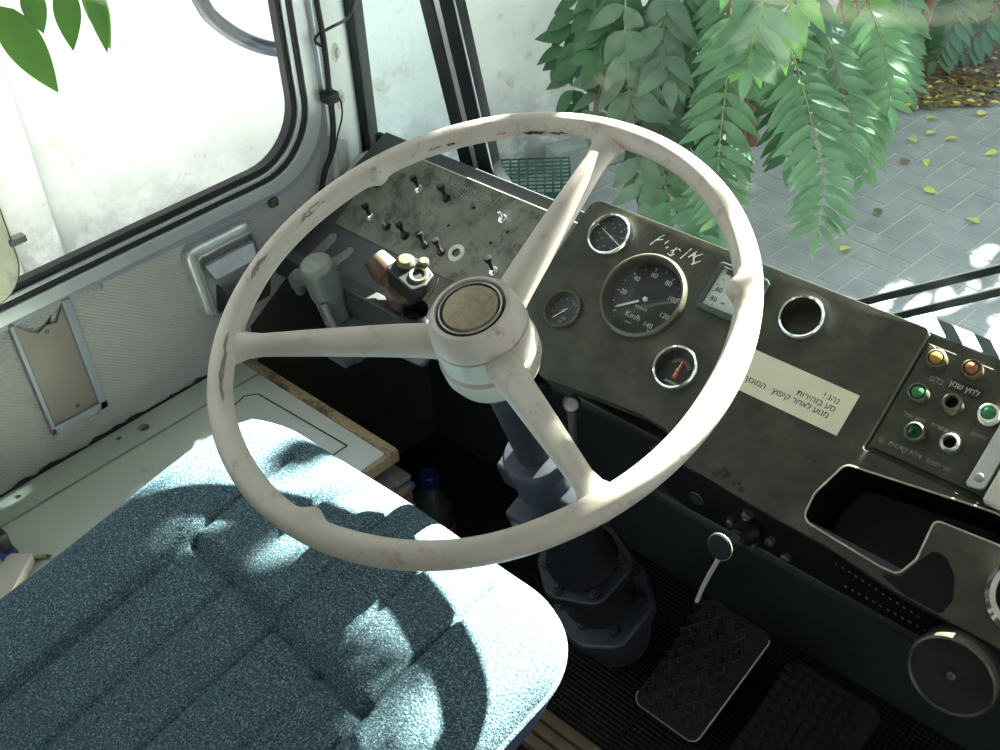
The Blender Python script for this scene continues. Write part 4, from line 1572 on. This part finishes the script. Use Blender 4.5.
# ------------------------------------------------------------------ pedals
def pad(name, lab, c, m_, ribs=False):
    g = thing(name, lab, 'pedal', (sum(p[0] for p in c) / 4, sum(p[1] for p in c) / 4, -.76))
    bl, br, tr, tl = [Vector(p) for p in c]
    ex = (br - bl).normalized()
    ey = ((tl - bl) - ex * (tl - bl).dot(ex)).normalized()
    ez = ex.cross(ey)
    X = frame(bl, ex, ey, ez)
    loc = [X.inverted() @ p for p in (bl, br, tr, tl)]
    out = rpoly([(p.x, p.y) for p in loc], .014)
    mb = MB()
    mb.prism(out, -.012, 0, bev=.002, mtx=X)
    pd = mb.build('pad', M[m_], g)
    W_, H2 = (br - bl).length, (tl - bl).length
    mb = MB()
    if ribs:
        nx, ny = 8, 11
        for i in range(nx):
            for j in range(ny):
                mb.box((W_ * (.05 + .9 * i / nx), H2 * (.04 + .92 * j / ny), 0), (W_ * (.05 + .9 * (i + .72) / nx), H2 * (.04 + .92 * (j + .72) / ny), .004), .001, X, seg=1)
        mb.build('rib', M['pedalrib'], pd)
    else:
        step = .018
        for k_ in range(-20, 30):
            for sg in (1, -1):
                pts = []
                for q in range(0, 30):
                    x = q / 29 * W_
                    y = k_ * step + sg * x * 1.1
                    if .006 < y < H2 - .006 and .006 < x < W_ - .006:
                        pts.append((x, y, .0005))
                if len(pts) > 2:
                    mb.tube([pts[0], pts[-1]], .0016, 6, mtx=X)
        mb.build('diamond_tread', M['pedal'], pd)
        mb = MB()
        e = [(p[0], p[1], -.001) for p in out]
        nn = len(e)
        mb.tube(e[:int(nn * .62)], .0011, 6, mtx=X)
        mb.build('worn_edge', M['worn_edge'], pd)
    mb = MB()
    mid_ = (bl + br + tr + tl) / 4
    mb.tube([mid_ - ez * .012, mid_ - ez * .05 + V(0, .04, -.02), V(mid_.x, mid_.y + .10, -.75)], .012, 10)
    mb.build('pedal_arm', M['dashdark'], g)
pad('brake_pedal', 'large black treadle pedal with a diamond tread on the cab floor', ((.068, .178, -.705), (.172, .176, -.705), (.192, .315, -.60), (.088, .318, -.60)), 'pedalrib')
pad('accelerator_pedal', 'black ribbed pedal in the lower right corner of the floor', ((.205, .195, -.715), (.335, .195, -.715), (.345, .335, -.645), (.215, .335, -.645)), 'pedalrib', True)
# worn plank edge by the seat foot
pk = thing('floor_plank', 'worn wooden plank on the floor in front of the seat', 'plank', (.02, .1, -.76))
for i in range(3):
    mb = MB()
    mb.box((-.08, .055 + i * .021, -.76), (.10, .072 + i * .021, -.745), .002)
    mb.build('board', M['plank'], pk)
mb = MB()
mb.box((-.58, .105, -.762), (.07, .435, -.756), .001)
tag(mb.build('floor_mat', M['floor']), 'dark ribbed rubber mat under the pedals', 'mat')

# cable down the pillar
cabl = thing('pillar_cable', 'black cable hanging down the white pillar by the windscreen', 'cable', (-.57, .30, -.18))
mb = MB()
mb.tube(spline([(-.566, .303, .30), (-.566, .303, .15), (-.566, .303, .079), (-.566, .305, .038), (-.564, .303, -.003), (-.566, .302, -.053), (-.566, .301, -.09), (-.568, .293, -.133), (-.572, .279, -.159), (-.574, .268, -.188)], 6), .0042, 10)
mb.build('main_cable', M['cable'], cabl)
mb = MB()
mb.tube(spline([(-.582, .385, .075), (-.578, .376, .057), (-.575, .358, .038), (-.572, .322, .035), (-.568, .298, .034), (-.566, .292, .027), (-.566, .304, .016)], 8), .0022, 8)
mb.tube(spline([(-.566, .303, -.052), (-.573, .318, -.058), (-.577, .328, -.075), (-.577, .326, -.096), (-.573, .311, -.117), (-.568, .297, -.137)], 8), .0013, 8)
mb.tube(spline([(-.566, .301, -.02), (-.563, .305, -.05), (-.563, .301, -.08), (-.564, .296, -.12)], 8), .0016, 8)
mb.build('thin_wire', M['cable'], cabl)
mb = MB()
mb.box((-.578, .292, -.062), (-.556, .312, -.046), .003)
mb.build('cable_clip', M['cable'], cabl)

# ------------------------------------------------------------------ outside the cab
ZG = -1.60
# exterior mirror arm and mirror at the side window
mb = MB()
mb.tube(spline([(-.95, .33, .16), (-.95, .345, .06), (-.95, .368, -.02), (-.95, .387, -.058), (-.95, .436, -.107), (-.95, .505, -.147), (-.95, .62, -.18)], 8), .0125, 16)
tag(mb.build('mirror_arm', M['bluepaint']), 'curved chipped blue tube outside the side window', 'mirror arm')
g = thing('side_mirror', 'rounded yellowed plate with a thin rim beside the side window', 'mirror', (-.545, -.23, -.11))
YM = frame((-.545, 0, 0), (0, 1, 0), (0, 0, 1), (1, 0, 0))
mo = rpoly([(-.32, -.108), (-.183, -.112), (-.183, .12), (-.32, .12)], .045, 8)
mb = MB()
mb.prism(mo, -.003, .003, bev=.001, mtx=YM)
mp_ = mb.build('mirror_plate', M['mirror'], g)
mb = MB()
mb.tube([(p[0], p[1], 0) for p in mo], .0022, 8, True, mtx=YM)
mb.build('rim', M['bezel'], g)
mb = MB()
mb.box((-.55, -.186, -.050), (-.538, -.166, -.041), .002)
mb.build('clip', M['bolt'], g)
mb = MB()
mb.tube([(-.548, -.26, -.02), (-.565, -.26, -.06), (-.580, -.26, -.145)], .005, 10)
mb.build('bracket', M['bolt'], g)

# pavers in herringbone
mb = MB()
W_ = .097
ROT = Matrix.Rotation(math.radians(-4), 4, 'Z')
t = bmesh.new()
def brick(x, y, w, h):
    g_ = .0035
    cs = [(x * W_ + g_, y * W_ + g_), ((x + w) * W_ - g_, y * W_ + g_), ((x + w) * W_ - g_, (y + h) * W_ - g_), (x * W_ + g_, (y + h) * W_ - g_)]
    c = ROT @ V(cs[0][0], cs[0][1], 0)
    if not (-2.9 < c.x < 2.2 and .7 < c.y < 6.2):
        return
    dz = random.uniform(-.0006, .0006)
    P = [ROT @ V(a, b, 0) + V(0, 0, ZG + dz) for a, b in cs]
    Q = [p - V(0, 0, .004) for p in P]
    vs = [t.verts.new(p) for p in P] + [t.verts.new(p) for p in Q]
    t.faces.new(vs[:4])
    for i in range(4):
        j = (i + 1) % 4
        t.faces.new((vs[i], vs[4 + i], vs[4 + j], vs[j]))
for m_ in range(-75, 75):
    for k_ in range(-20, 45):
        ox, oy = m_ + 2 * k_, -m_ + 2 * k_
        brick(ox, oy, 2, 1)
        brick(ox + 1, oy + 1, 1, 2)
mb.merge(t)
pv = mb.build('pavement', M['paver'], smooth=False)
struct(pv, 'grey herringbone paving outside', 'pavement')
mb = MB()
mb.box((-6, -3, ZG - .10), (6, 9, ZG - .0022))
struct(mb.build('ground', M['grout']))

# white wall, its pilaster and kerb
a_, b_ = V(-2.15, 2.45, 0), V(-1.5, 4.3, 0)
dw = (b_ - a_).normalized()
nw_ = V(dw.y, -dw.x, 0)
WMX = frame(a_ + V(0, 0, ZG), dw, nw_, V(0, 0, 1))
mb = MB()
mb.box((-6.0, -.15, -.05), (5.5, 0, 3.2), mtx=None)
ww = mb.build('wall_outside', M['whitewall'], None, WMX)
struct(ww, 'old white rendered wall outside the cab', 'wall')
mb = MB()
mb.box((-2.6, 0, 0), (-1.80, .05, 3.2), .008)
pl_ = mb.build('trim_5', M['whitewall'], None, WMX)
struct(pl_, 'white pilaster on the wall seen through the side window', 'pilaster')
mb = MB()
mb.tube([(-1.99, .075, 0), (-1.99, .075, 3.2)], .05, 16)
tag(mb.build('drain_pipe', M['whitebox'], None, WMX), 'white vertical pipe on the wall outside the side window', 'pipe')
mb = MB()
mb.box((.05, .0, -.02), (1.6, .10, .12), .012)
struct(mb.build('trim_6', M['concrete'], None, WMX), 'low grey concrete kerb at the foot of the wall', 'kerb')
mb = MB()
t = bmesh.new()
for i in range(24):
    pass
mb.prism(rpoly([(-.6, .1), (1.7, .1), (2.0, .34), (2.4, .62), (3.2, 1.0), (3.4, 0.02), (1.0, .02)], .05), -.02, .006)
struct(mb.build('earth_strip', M['earth'], None, WMX), 'strip of bare leafy earth at the foot of the wall', 'earth')

# green mesh crate
cr = thing('mesh_crate', 'green plastic mesh crate standing by the wall outside', 'crate', (-1.93, 2.2, ZG))
CM = T(-1.97, 2.24, ZG) @ Matrix.Rotation(math.radians(42), 4, 'Z') @ Matrix.Scale(.8, 4)
def lattice(mb, o, u, w, nu, nw2, r=.004):
    o, u, w = Vector(o), Vector(u), Vector(w)
    for i in range(nu + 1):
        p = o + u * i / nu
        mb.tube([p, p + w], r, 5)
    for j in range(nw2 + 1):
        p = o + w * j / nw2
        mb.tube([p, p + u], r, 5)
for o_, u_, w_, nu, nv in (((-.18, -.13, 0), (.36, 0, 0), (0, 0, .20), 9, 5), ((-.18, .13, 0), (.36, 0, 0), (0, 0, .20), 9, 5), ((-.18, -.13, 0), (0, .26, 0), (0, 0, .20), 7, 5), ((.18, -.13, 0), (0, .26, 0), (0, 0, .20), 7, 5)):
    mb = MB()
    lattice(mb, o_, u_, w_, nu, nv)
    mb.build('mesh_side', M['mesh_green'], cr, CM)
mb = MB()
lattice(mb, (-.18, -.13, .2), (.36, 0, 0), (0, .26, 0), 9, 7)
mb.build('mesh_top', M['mesh_green'], cr, CM)
mb = MB()
mb.box((-.175, -.125, .0), (.175, .125, .02))
mb.build('crate_bottom', M['mesh_green'], cr, CM)


# ---------------- foliage
def leaflet(mb, p, d, nrm, L, wd, mi=0, fold=.25, droop=.25, st=6):
    d = d.normalized()
    s_ = d.cross(nrm).normalized()
    u = s_.cross(d).normalized()
    t = mb.bm
    prev = None
    for i in range(st + 1):
        f = i / st
        w = wd * (math.sin(PI * min(1, f ** .72 * .98 + .02)) ** .9 if f < 1 else 0.02)
        c = p + d * L * f - u * L * droop * f * f
        a = t.verts.new(c + s_ * w + u * w * fold)
        m_ = t.verts.new(c)
        b = t.verts.new(c - s_ * w + u * w * fold)
        if prev:
            for q in ((prev[0], a, m_, prev[1]), (prev[1], m_, b, prev[2])):
                fc = t.faces.new(q)
                fc.material_index = mi
        prev = (a, m_, b)


NRM = V(.4, -.55, .73).normalized()


def frond(parent, pts, pairs, L, wd, m_, seed, start=.08, fwd=.55, stem_r=.003, nrm=NRM, jit=.12, name='frond'):
    rnd = random.Random(seed)
    P = spline(pts, 10)
    mb = MB()
    mb.tube(P, [stem_r * (1 - .7 * i / (len(P) - 1)) for i in range(len(P))], 6, mi=1)
    n = len(P)
    for k_ in range(pairs):
        f = start + (1 - start) * k_ / (pairs - .4)
        x = f * (n - 1)
        i = min(int(x), n - 2)
        p = P[i].lerp(P[i + 1], x - i)
        tn = (P[i + 1] - P[i]).normalized()
        sd = tn.cross(nrm).normalized()
        prof = .55 + .45 * math.sin(PI * min(1, .15 + .8 * f)) if f < .8 else .62 + (1 - f) * 1.2
        for sg in (1, -1):
            d = sd * sg + tn * (fwd + rnd.uniform(-jit, jit)) + V(0, 0, -.12) + V(rnd.uniform(-jit, jit), rnd.uniform(-jit, jit), rnd.uniform(-jit, jit))
            nn = (nrm + V(rnd.uniform(-.3, .3), rnd.uniform(-.3, .3), rnd.uniform(-.3, .3))).normalized()
            leaflet(mb, p, d, nn, L * prof * rnd.uniform(.88, 1.08), wd * prof, 0)
    leaflet(mb, P[-1], (P[-1] - P[-2]), nrm, L * .6, wd * .7, 0)
    return mb.build(name, [M[m_], M['stem']], parent, recalc=False, ang=180)


tree = thing('tree_of_heaven', 'tall leafy sapling with long drooping feathered fronds in front of the windscreen', 'tree', (-1.62, 3.2, ZG))
F = [([(-1.16, 2.25, -.62), (-1.11, 2.17, -.82), (-1.06, 2.08, -1.04), (-.98, 2.0, -1.18)], 18, .145, .0190, 'leaf'),
     ([(-1.05, 2.3, -.62), (-.91, 2.22, -.76), (-.81, 2.15, -.86), (-.71, 2.08, -.99), (-.67, 2.0, -1.10)], 19, .140, .0185, 'leaf'),
     ([(-1.08, 2.6, -.72), (-.94, 2.53, -.88), (-.85, 2.47, -.99), (-.8, 2.4, -1.07)], 16, .125, .017, 'leaf'),
     ([(-1.18, 3.0, -.92), (-1.01, 2.93, -1.03), (-.98, 2.87, -1.14), (-.94, 2.8, -1.28)], 14, .115, .019, 'leafpale'),
     ([(-1.05, 2.9, -.92), (-.93, 2.83, -1.05), (-.90, 2.77, -1.18), (-.89, 2.7, -1.30)], 13, .105, .018, 'leafpale'),
     ([(-1.39, 3.6, -1.0), (-1.22, 3.5, -1.16), (-1.07, 3.4, -1.29)], 10, .13, .022, 'leafpale'),
     ([(-1.10, 2.12, -.44), (-.98, 2.1, -.54), (-.96, 2.05, -.61), (-.94, 2.0, -.69)], 9, .15, .026, 'leaf'),
     ([(-1.48, 2.5, -.76), (-1.38, 2.43, -.92), (-1.36, 2.37, -1.14), (-1.34, 2.3, -1.33)], 16, .15, .020, 'leafdark'),
     ([(-1.30, 2.45, -.76), (-1.24, 2.38, -.95), (-1.20, 2.30, -1.14), (-1.16, 2.25, -1.34)], 16, .15, .020, 'leafdark'),
     ([(-1.05, 2.2, -1.06), (-1.10, 2.1, -1.22), (-1.05, 2.0, -1.33)], 8, .13, .026, 'leaf'),
     ([(-1.43, 2.3, -1.18), (-1.32, 2.2, -1.30), (-1.15, 2.1, -1.40)], 8, .13, .028, 'leafpale'),
     ([(-.92, 2.2, -.50), (-.93, 2.15, -.58), (-1.01, 2.1, -.72)], 7, .14, .025, 'leafbright'),
     ([(-1.29, 3.2, -.90), (-1.18, 3.15, -.93), (-1.09, 3.1, -.97)], 7, .13, .02, 'leafbright'),
     ([(-1.6, 2.6, -.7), (-1.56, 2.5, -.95), (-1.52, 2.45, -1.2), (-1.47, 2.4, -1.42)], 16, .15, .022, 'leafdark'),
     ([(-1.25, 2.35, -.55), (-1.20, 2.3, -.68), (-1.17, 2.25, -.85), (-1.2, 2.2, -1.0)], 14, .14, .020, 'leaf'),
     ([(-1.0, 2.5, -.62), (-1.02, 2.42, -.75), (-1.0, 2.35, -.92), (-.95, 2.3, -1.1)], 15, .14, .020, 'leafdark'),
     ([(-1.33, 2.3, -.56), (-1.34, 2.25, -.70), (-1.29, 2.2, -.86)], 9, .16, .028, 'leaf'),
     ([(-.98, 2.75, -.74), (-.88, 2.7, -.86), (-.78, 2.6, -.98)], 10, .12, .02, 'leafpale')]
for i, (pts, pr_, L, wd, m_) in enumerate(F):
    frond(tree, pts, pr_, L, wd, m_, 40 + i)
mb = MB()
mb.tube(spline([(-1.62, 3.2, ZG), (-1.6, 3.15, -1.0), (-1.56, 3.0, -.3), (-1.5, 2.8, .5), (-1.2, 2.5, 1.6)], 8), [.03 - .0005 * i for i in range(33)], 10)
for pts, *_ in F:
    mb.tube(spline([(-1.56, 3.0, -.3), (Vector(pts[0]) + V(-1.56, 3.0, -.1)) / 2 + V(0, 0, .12), Vector(pts[0])], 6), .006, 6)
mb.build('trunk', M['bark'], tree)
# upper crown, unseen over the cab's front; its edge is shaped to keep the sun off the back of the cab
def leaf_cloud(parent, n, fn, L, m_, seed, name='crown'):
    rnd = random.Random(seed)
    mb = MB()
    for _ in range(n):
        p = fn(rnd)
        if p is None:
            continue
        d = V(rnd.uniform(-1, 1), rnd.uniform(-1, 1), rnd.uniform(-.9, .2))
        leaflet(mb, p, d, V(rnd.uniform(-.6, .6), -.8 + rnd.uniform(-.5, .5), .7), L * rnd.uniform(.7, 1.2), L * .2, 0, .2, .2, 3)
    return mb.build(name, M[m_], parent, recalc=False, ang=180)
SLOPE = 1 / 1.4
def edge(x):  # crown's lower edge, shaped to set where sun reaches seat and wheel
    return 1.517 + max(-.034 if x > .06 else -.016, min(.09, (x - .21) * .8))
def upper(rnd):
    x = rnd.uniform(-1.7, 1.6)
    y = rnd.uniform(2.1, 2.9)
    return V(x, y, edge(x) + .17 + (y - 2.2) * SLOPE + rnd.uniform(0, 1.7))
leaf_cloud(tree, 9000, upper, .16, 'leaf', 5)
def hem():  # dense leaves added along the unseen edge to sharpen the shade line
    rnd = random.Random(6)
    mb = MB()
    for _ in range(9000):
        x, y = rnd.uniform(-1.5, 1.5), rnd.uniform(2.1, 2.5)
        p = V(x, y, edge(x) + .012 + (y - 2.2) * SLOPE + rnd.uniform(0, .34))
        leaflet(mb, p, V(rnd.uniform(-1, 1), rnd.uniform(-.4, .4), rnd.uniform(-.05, .8)), V(rnd.uniform(-.4, .4), -.8, .6), .09 * rnd.uniform(.7, 1.2), .017, 0, .2, .05, 3)
    mb.build('crown_hem', M['leaf'], tree, recalc=False, ang=180)
hem()
def left_shade(rnd):  # unseen leaves added to keep the sun off the side ledge
    y = rnd.uniform(2.1, 2.6)
    x = rnd.uniform(-1.3, -.37)
    return V(x, y, .95 + (y - 2.2) * SLOPE + rnd.uniform(0, .65))
leaf_cloud(tree, 1700, left_shade, .13, 'leaf', 8, 'hanging_spray')
def side_dapple(rnd):  # sparse unseen leaves added to dapple the sun on the left side
    u = rnd.uniform(-.62, -.02)
    if rnd.random() > (.3 if u < -.3 else .06):
        return None
    y = rnd.uniform(2.1, 2.7)
    z = 1.34 + (y - 2.2) * SLOPE + rnd.uniform(-.02, .24)
    return V(u, y, z)
leaf_cloud(tree, 170, side_dapple, .15, 'leaf', 9, 'side_sprays')

bush = thing('climbing_shrub', 'shrub with broad grey-green leaves against the white wall outside', 'shrub', (-1.9, 2.5, ZG))
B = [([(-1.44, 2.1, -.60), (-1.41, 2.07, -.81), (-1.36, 2.05, -.98), (-1.29, 2.02, -1.23)], 9, .17, .034, 'leafdull'),
     ([(-1.70, 2.3, -.70), (-1.71, 2.27, -.84), (-1.74, 2.23, -.99), (-1.74, 2.2, -1.12)], 8, .15, .032, 'leafdark'),
     ([(-1.86, 2.4, -.78), (-1.87, 2.35, -.91), (-1.88, 2.3, -1.02)], 6, .13, .03, 'leafdark'),
     ([(-1.57, 2.4, -.72), (-1.49, 2.33, -.88), (-1.41, 2.27, -1.04), (-1.36, 2.2, -1.14)], 8, .16, .034, 'leafdull'),
     ([(-1.60, 2.3, -.66), (-1.58, 2.25, -.80), (-1.60, 2.2, -.95), (-1.6, 2.15, -1.1)], 8, .15, .034, 'leafdull'),
     ([(-1.75, 2.45, -.74), (-1.78, 2.4, -.86), (-1.82, 2.35, -.96)], 6, .15, .03, 'leafdull'),
     ([(-1.50, 2.2, -.62), (-1.52, 2.15, -.74), (-1.56, 2.1, -.86)], 7, .16, .034, 'leafdark'),
     ([(-1.64, 2.5, -.80), (-1.62, 2.45, -1.0), (-1.56, 2.4, -1.2), (-1.5, 2.3, -1.36)], 9, .15, .032, 'leafdark'),
     ([(-1.36, 2.2, -.62), (-1.33, 2.15, -.74), (-1.27, 2.1, -.84)], 6, .16, .034, 'leafdull')]
for i, (pts, pr_, L, wd, m_) in enumerate(B):
    frond(bush, pts, pr_, L, wd, m_, 90 + i, fwd=.8, jit=.35, stem_r=.0025, name='leafy_branch')
mb = MB()
mb.tube(spline([(-1.9, 2.5, ZG), (-1.85, 2.5, -1.1), (-1.75, 2.45, -.7), (-1.6, 2.3, -.4)], 8), .014, 8)
mb.build('stem', M['bark'], bush)

# undergrowth and thin trunks at the back right
hedge = thing('hedge_shrub', 'tangled undergrowth with thin reddish stems at the end of the wall', 'undergrowth', (-1.35, 4.5, ZG))
for (x0, y0, x1, y1, r, m_) in ((-1.42, 4.15, -1.32, 4.25, .022, 'bark'), (-1.43, 4.42, -1.30, 4.45, .02, 'concrete'), (-1.39, 4.55, -1.22, 4.6, .022, 'concrete'), (-1.5, 4.0, -1.5, 4.1, .02, 'bark'), (-1.36, 4.7, -1.1, 4.8, .025, 'bark'), (-1.47, 4.2, -1.2, 4.1, .008, 'bark'), (-1.45, 4.5, -1.6, 4.4, .008, 'bark')):
    mb = MB()
    mb.tube(spline([(x0, y0, ZG), ((x0 * 2 + x1) / 3, (y0 * 2 + y1) / 3, -1.2), (x1, y1, -.3), (x1 + .1, y1, .8)], 6), r, 8)
    mb.build('thin_trunk', M[m_], hedge)
for i, (pts, pr_, L) in enumerate((([(-1.31, 4.3, -1.2), (-1.3, 4.25, -1.36), (-1.32, 4.2, -1.5)], 8, .14), ([(-1.21, 4.5, -1.25), (-1.23, 4.45, -1.40), (-1.3, 4.4, -1.54)], 8, .14), ([(-1.0, 4.8, -1.2), (-1.05, 4.7, -1.35), (-1.1, 4.62, -1.5)], 8, .15), ([(-1.45, 4.0, -1.1), (-1.36, 3.9, -1.25), (-1.30, 3.85, -1.42)], 8, .14))):
    frond(hedge, pts, pr_, L, .026, 'leaf' if i < 3 else 'leafpale', 140 + i, name='leafy_branch')
def hd(rnd):
    p = WMX @ V(rnd.uniform(2.5, 4.6), .2 + rnd.random() ** 1.5 * .9, 0)
    return V(p.x, p.y, rnd.uniform(ZG + .25, -.4)) if rnd.random() < (p.y - 4.2) else None
leaf_cloud(hedge, 1300, hd, .15, 'leafdark', 15, 'foliage')
# trees across the paving, shading it
bt_ = thing('roadside_tree', 'dense broad tree standing beyond the paving ahead', 'tree', (.4, 6.4, ZG))
mb = MB()
mb.tube([(.4, 6.4, ZG), (.42, 6.4, -.6), (.4, 6.35, 1.2)], [.12, .1, .06], 12)
mb.build('trunk', M['bark'], bt_)
def road(rnd):
    x = rnd.uniform(-1.6, 3.2)
    y = rnd.uniform(5.9, 6.9)
    z = rnd.uniform(ZG + .1, 2.7 + .12 * math.sin(x * 7))
    if -.6 < x < .25 and 1.6 < z < 2.05:
        return None
    return V(x, y, z)
leaf_cloud(bt_, 11000, road, .2, 'leafdark', 16)

# top left sprig by the side window
sp_ = thing('leaf_sprig', 'sprig of pointed leaves hanging outside the side window, top left', 'leaves', (-.8, .05, -.02))
for i, (p, d, L, w, m_) in enumerate((((-.8, -.012, .116), (0, .36, -1), .140, .025, 'leafsprig'), ((-.79, .028, .130), (0, .10, -1), .062, .016, 'leafsprig'), ((-.8, .080, .118), (0, -.10, -1), .088, .018, 'leafsprig'), ((-.81, .118, .120), (0, .10, -1), .110, .0165, 'leafbright'), ((-.78, .108, .120), (0, .0, -1), .10, .013, 'leafsprig'))):
    mb = MB()
    leaflet(mb, Vector(p), Vector(d), V(1, -.15, .25), L, w, 0, .25, .02, 10)
    mb.build('leaf', M[m_], sp_, recalc=False, ang=180)
mb = MB()
mb.tube(spline([(-.8, -.04, .14), (-.8, .03, .122), (-.8, .10, .122), (-.8, .16, .14)], 6), .003, 8)
mb.build('twig', M['stem'], sp_)

# fallen leaves, one by one
spots = [(-1.32, 4.14, 'y'), (-1.24, 4.0, 'y'), (-1.2, 4.0, 'y'), (-1.15, 4.01, 'y'), (-1.16, 3.82, 'y'), (-1.09, 3.69, 'y'), (-1.09, 3.6, 'y'), (-.98, 3.73, 'y'), (-1.01, 3.98, 'y'), (-1.16, 4.16, 'y'), (-1.08, 4.23, 'y'), (-.99, 3.49, 'y'), (-.8, 3.71, 'y'), (-1.33, 3.79, 'b'), (-.91, 2.68, 'y'), (-.92, 2.99, 'g'), (-.89, 3.26, 'y'), (-.62, 3.15, 'y'), (-1.33, 3.45, 'b'), (-1.06, 3.4, 'b')]
for i, (x, y, c) in enumerate(spots):
    rnd = random.Random(300 + i)
    mb = MB()
    a = rnd.uniform(0, 6.28)
    leaflet(mb, V(x, y, ZG + .012), V(math.cos(a), math.sin(a), 0), V(rnd.uniform(-.3, .3), rnd.uniform(-.3, .3), 1), .055, .015, 0, .45, .1, 6)
    o = mb.build('fallen_leaf', M['yellowleaf' if c == 'y' else ('brownleaf' if c == 'b' else 'leafpale')], recalc=False, ang=180)
    lab = {'y': 'curled yellow leaf fallen on the grey paving', 'b': 'curled brown leaf fallen near the wall foot', 'g': 'pale green leaf lying alone on the paving'}[c]
    tag(o, lab, 'leaf', {'y': 'yellow leaves on the paving', 'b': 'brown leaves by the wall', 'g': 'green leaf on the paving'}[c])
mb = MB()
rnd = random.Random(77)
for i in range(2600):
    u, w = rnd.uniform(1.2, 3.6), rnd.uniform(0, 1)
    w = .08 + w * (.12 + max(0, u - 1.2) * .46)
    p = WMX @ V(u, w, .010 + rnd.uniform(0, .012))
    a = rnd.uniform(0, 6.28)
    leaflet(mb, p, V(math.cos(a), math.sin(a), .1), V(rnd.uniform(-.5, .5), rnd.uniform(-.5, .5), 1), rnd.uniform(.02, .05), .010, 0 if rnd.random() < .12 else 1, .4, .1, 3)
o = mb.build('leaf_litter', [M['yellowleaf'], M['brownleaf']], recalc=False)
tag(o, 'brown and yellow leaf litter along the foot of the wall', 'leaf litter', kind='stuff')

# ------------------------------------------------------------------ light, camera
SUN = V(.05, 1.4, 1.0).normalized()
sl = bpy.data.lights.new('sun', 'SUN')
sl.energy = 130.0
sl.angle = math.radians(.53)
sl.color = (1, .97, .9)
so = bpy.data.objects.new('sun', sl)
so.rotation_euler = SUN.to_track_quat('Z', 'Y').to_euler()
so.location = (0, 6, 6)
COL.objects.link(so)
wd = bpy.data.worlds.new('sky')
S.world = wd
wd.use_nodes = True
bg = wd.node_tree.nodes['Background']
bg.inputs[0].default_value = (.86, .94, 1.0, 1)
bg.inputs[1].default_value = 1.95

cam = bpy.data.cameras.new('camera')
cam.sensor_width = 36
cam.lens = 36 * 1142.4 / 1000
cam.clip_start = .02
co = bpy.data.objects.new('camera', cam)
COL.objects.link(co)
yaw, pitch, roll = math.radians(44.88), math.radians(37.918), math.radians(-3.356)
fw = V(-math.sin(yaw) * math.cos(pitch), math.cos(yaw) * math.cos(pitch), -math.sin(pitch))
rt = fw.cross(V(0, 0, 1)).normalized()
upv = rt.cross(fw)
r2 = rt * math.cos(roll) + upv * math.sin(roll)
u2 = -rt * math.sin(roll) + upv * math.cos(roll)
co.matrix_world = frame((.625, -.596, .597), r2, u2, -fw)
S.camera = co

# everything was laid out around the wheel centre: lift it so that the cab floor is at zero
bpy.context.view_layer.update()
for o in S.objects:
    if o.parent is None:
        o.location.z += Z0

S.view_settings.view_transform = 'Standard'
S.view_settings.look = 'None'
S.view_settings.gamma = 1
S.view_settings.exposure = 0.0
S.view_settings.use_curve_mapping = False
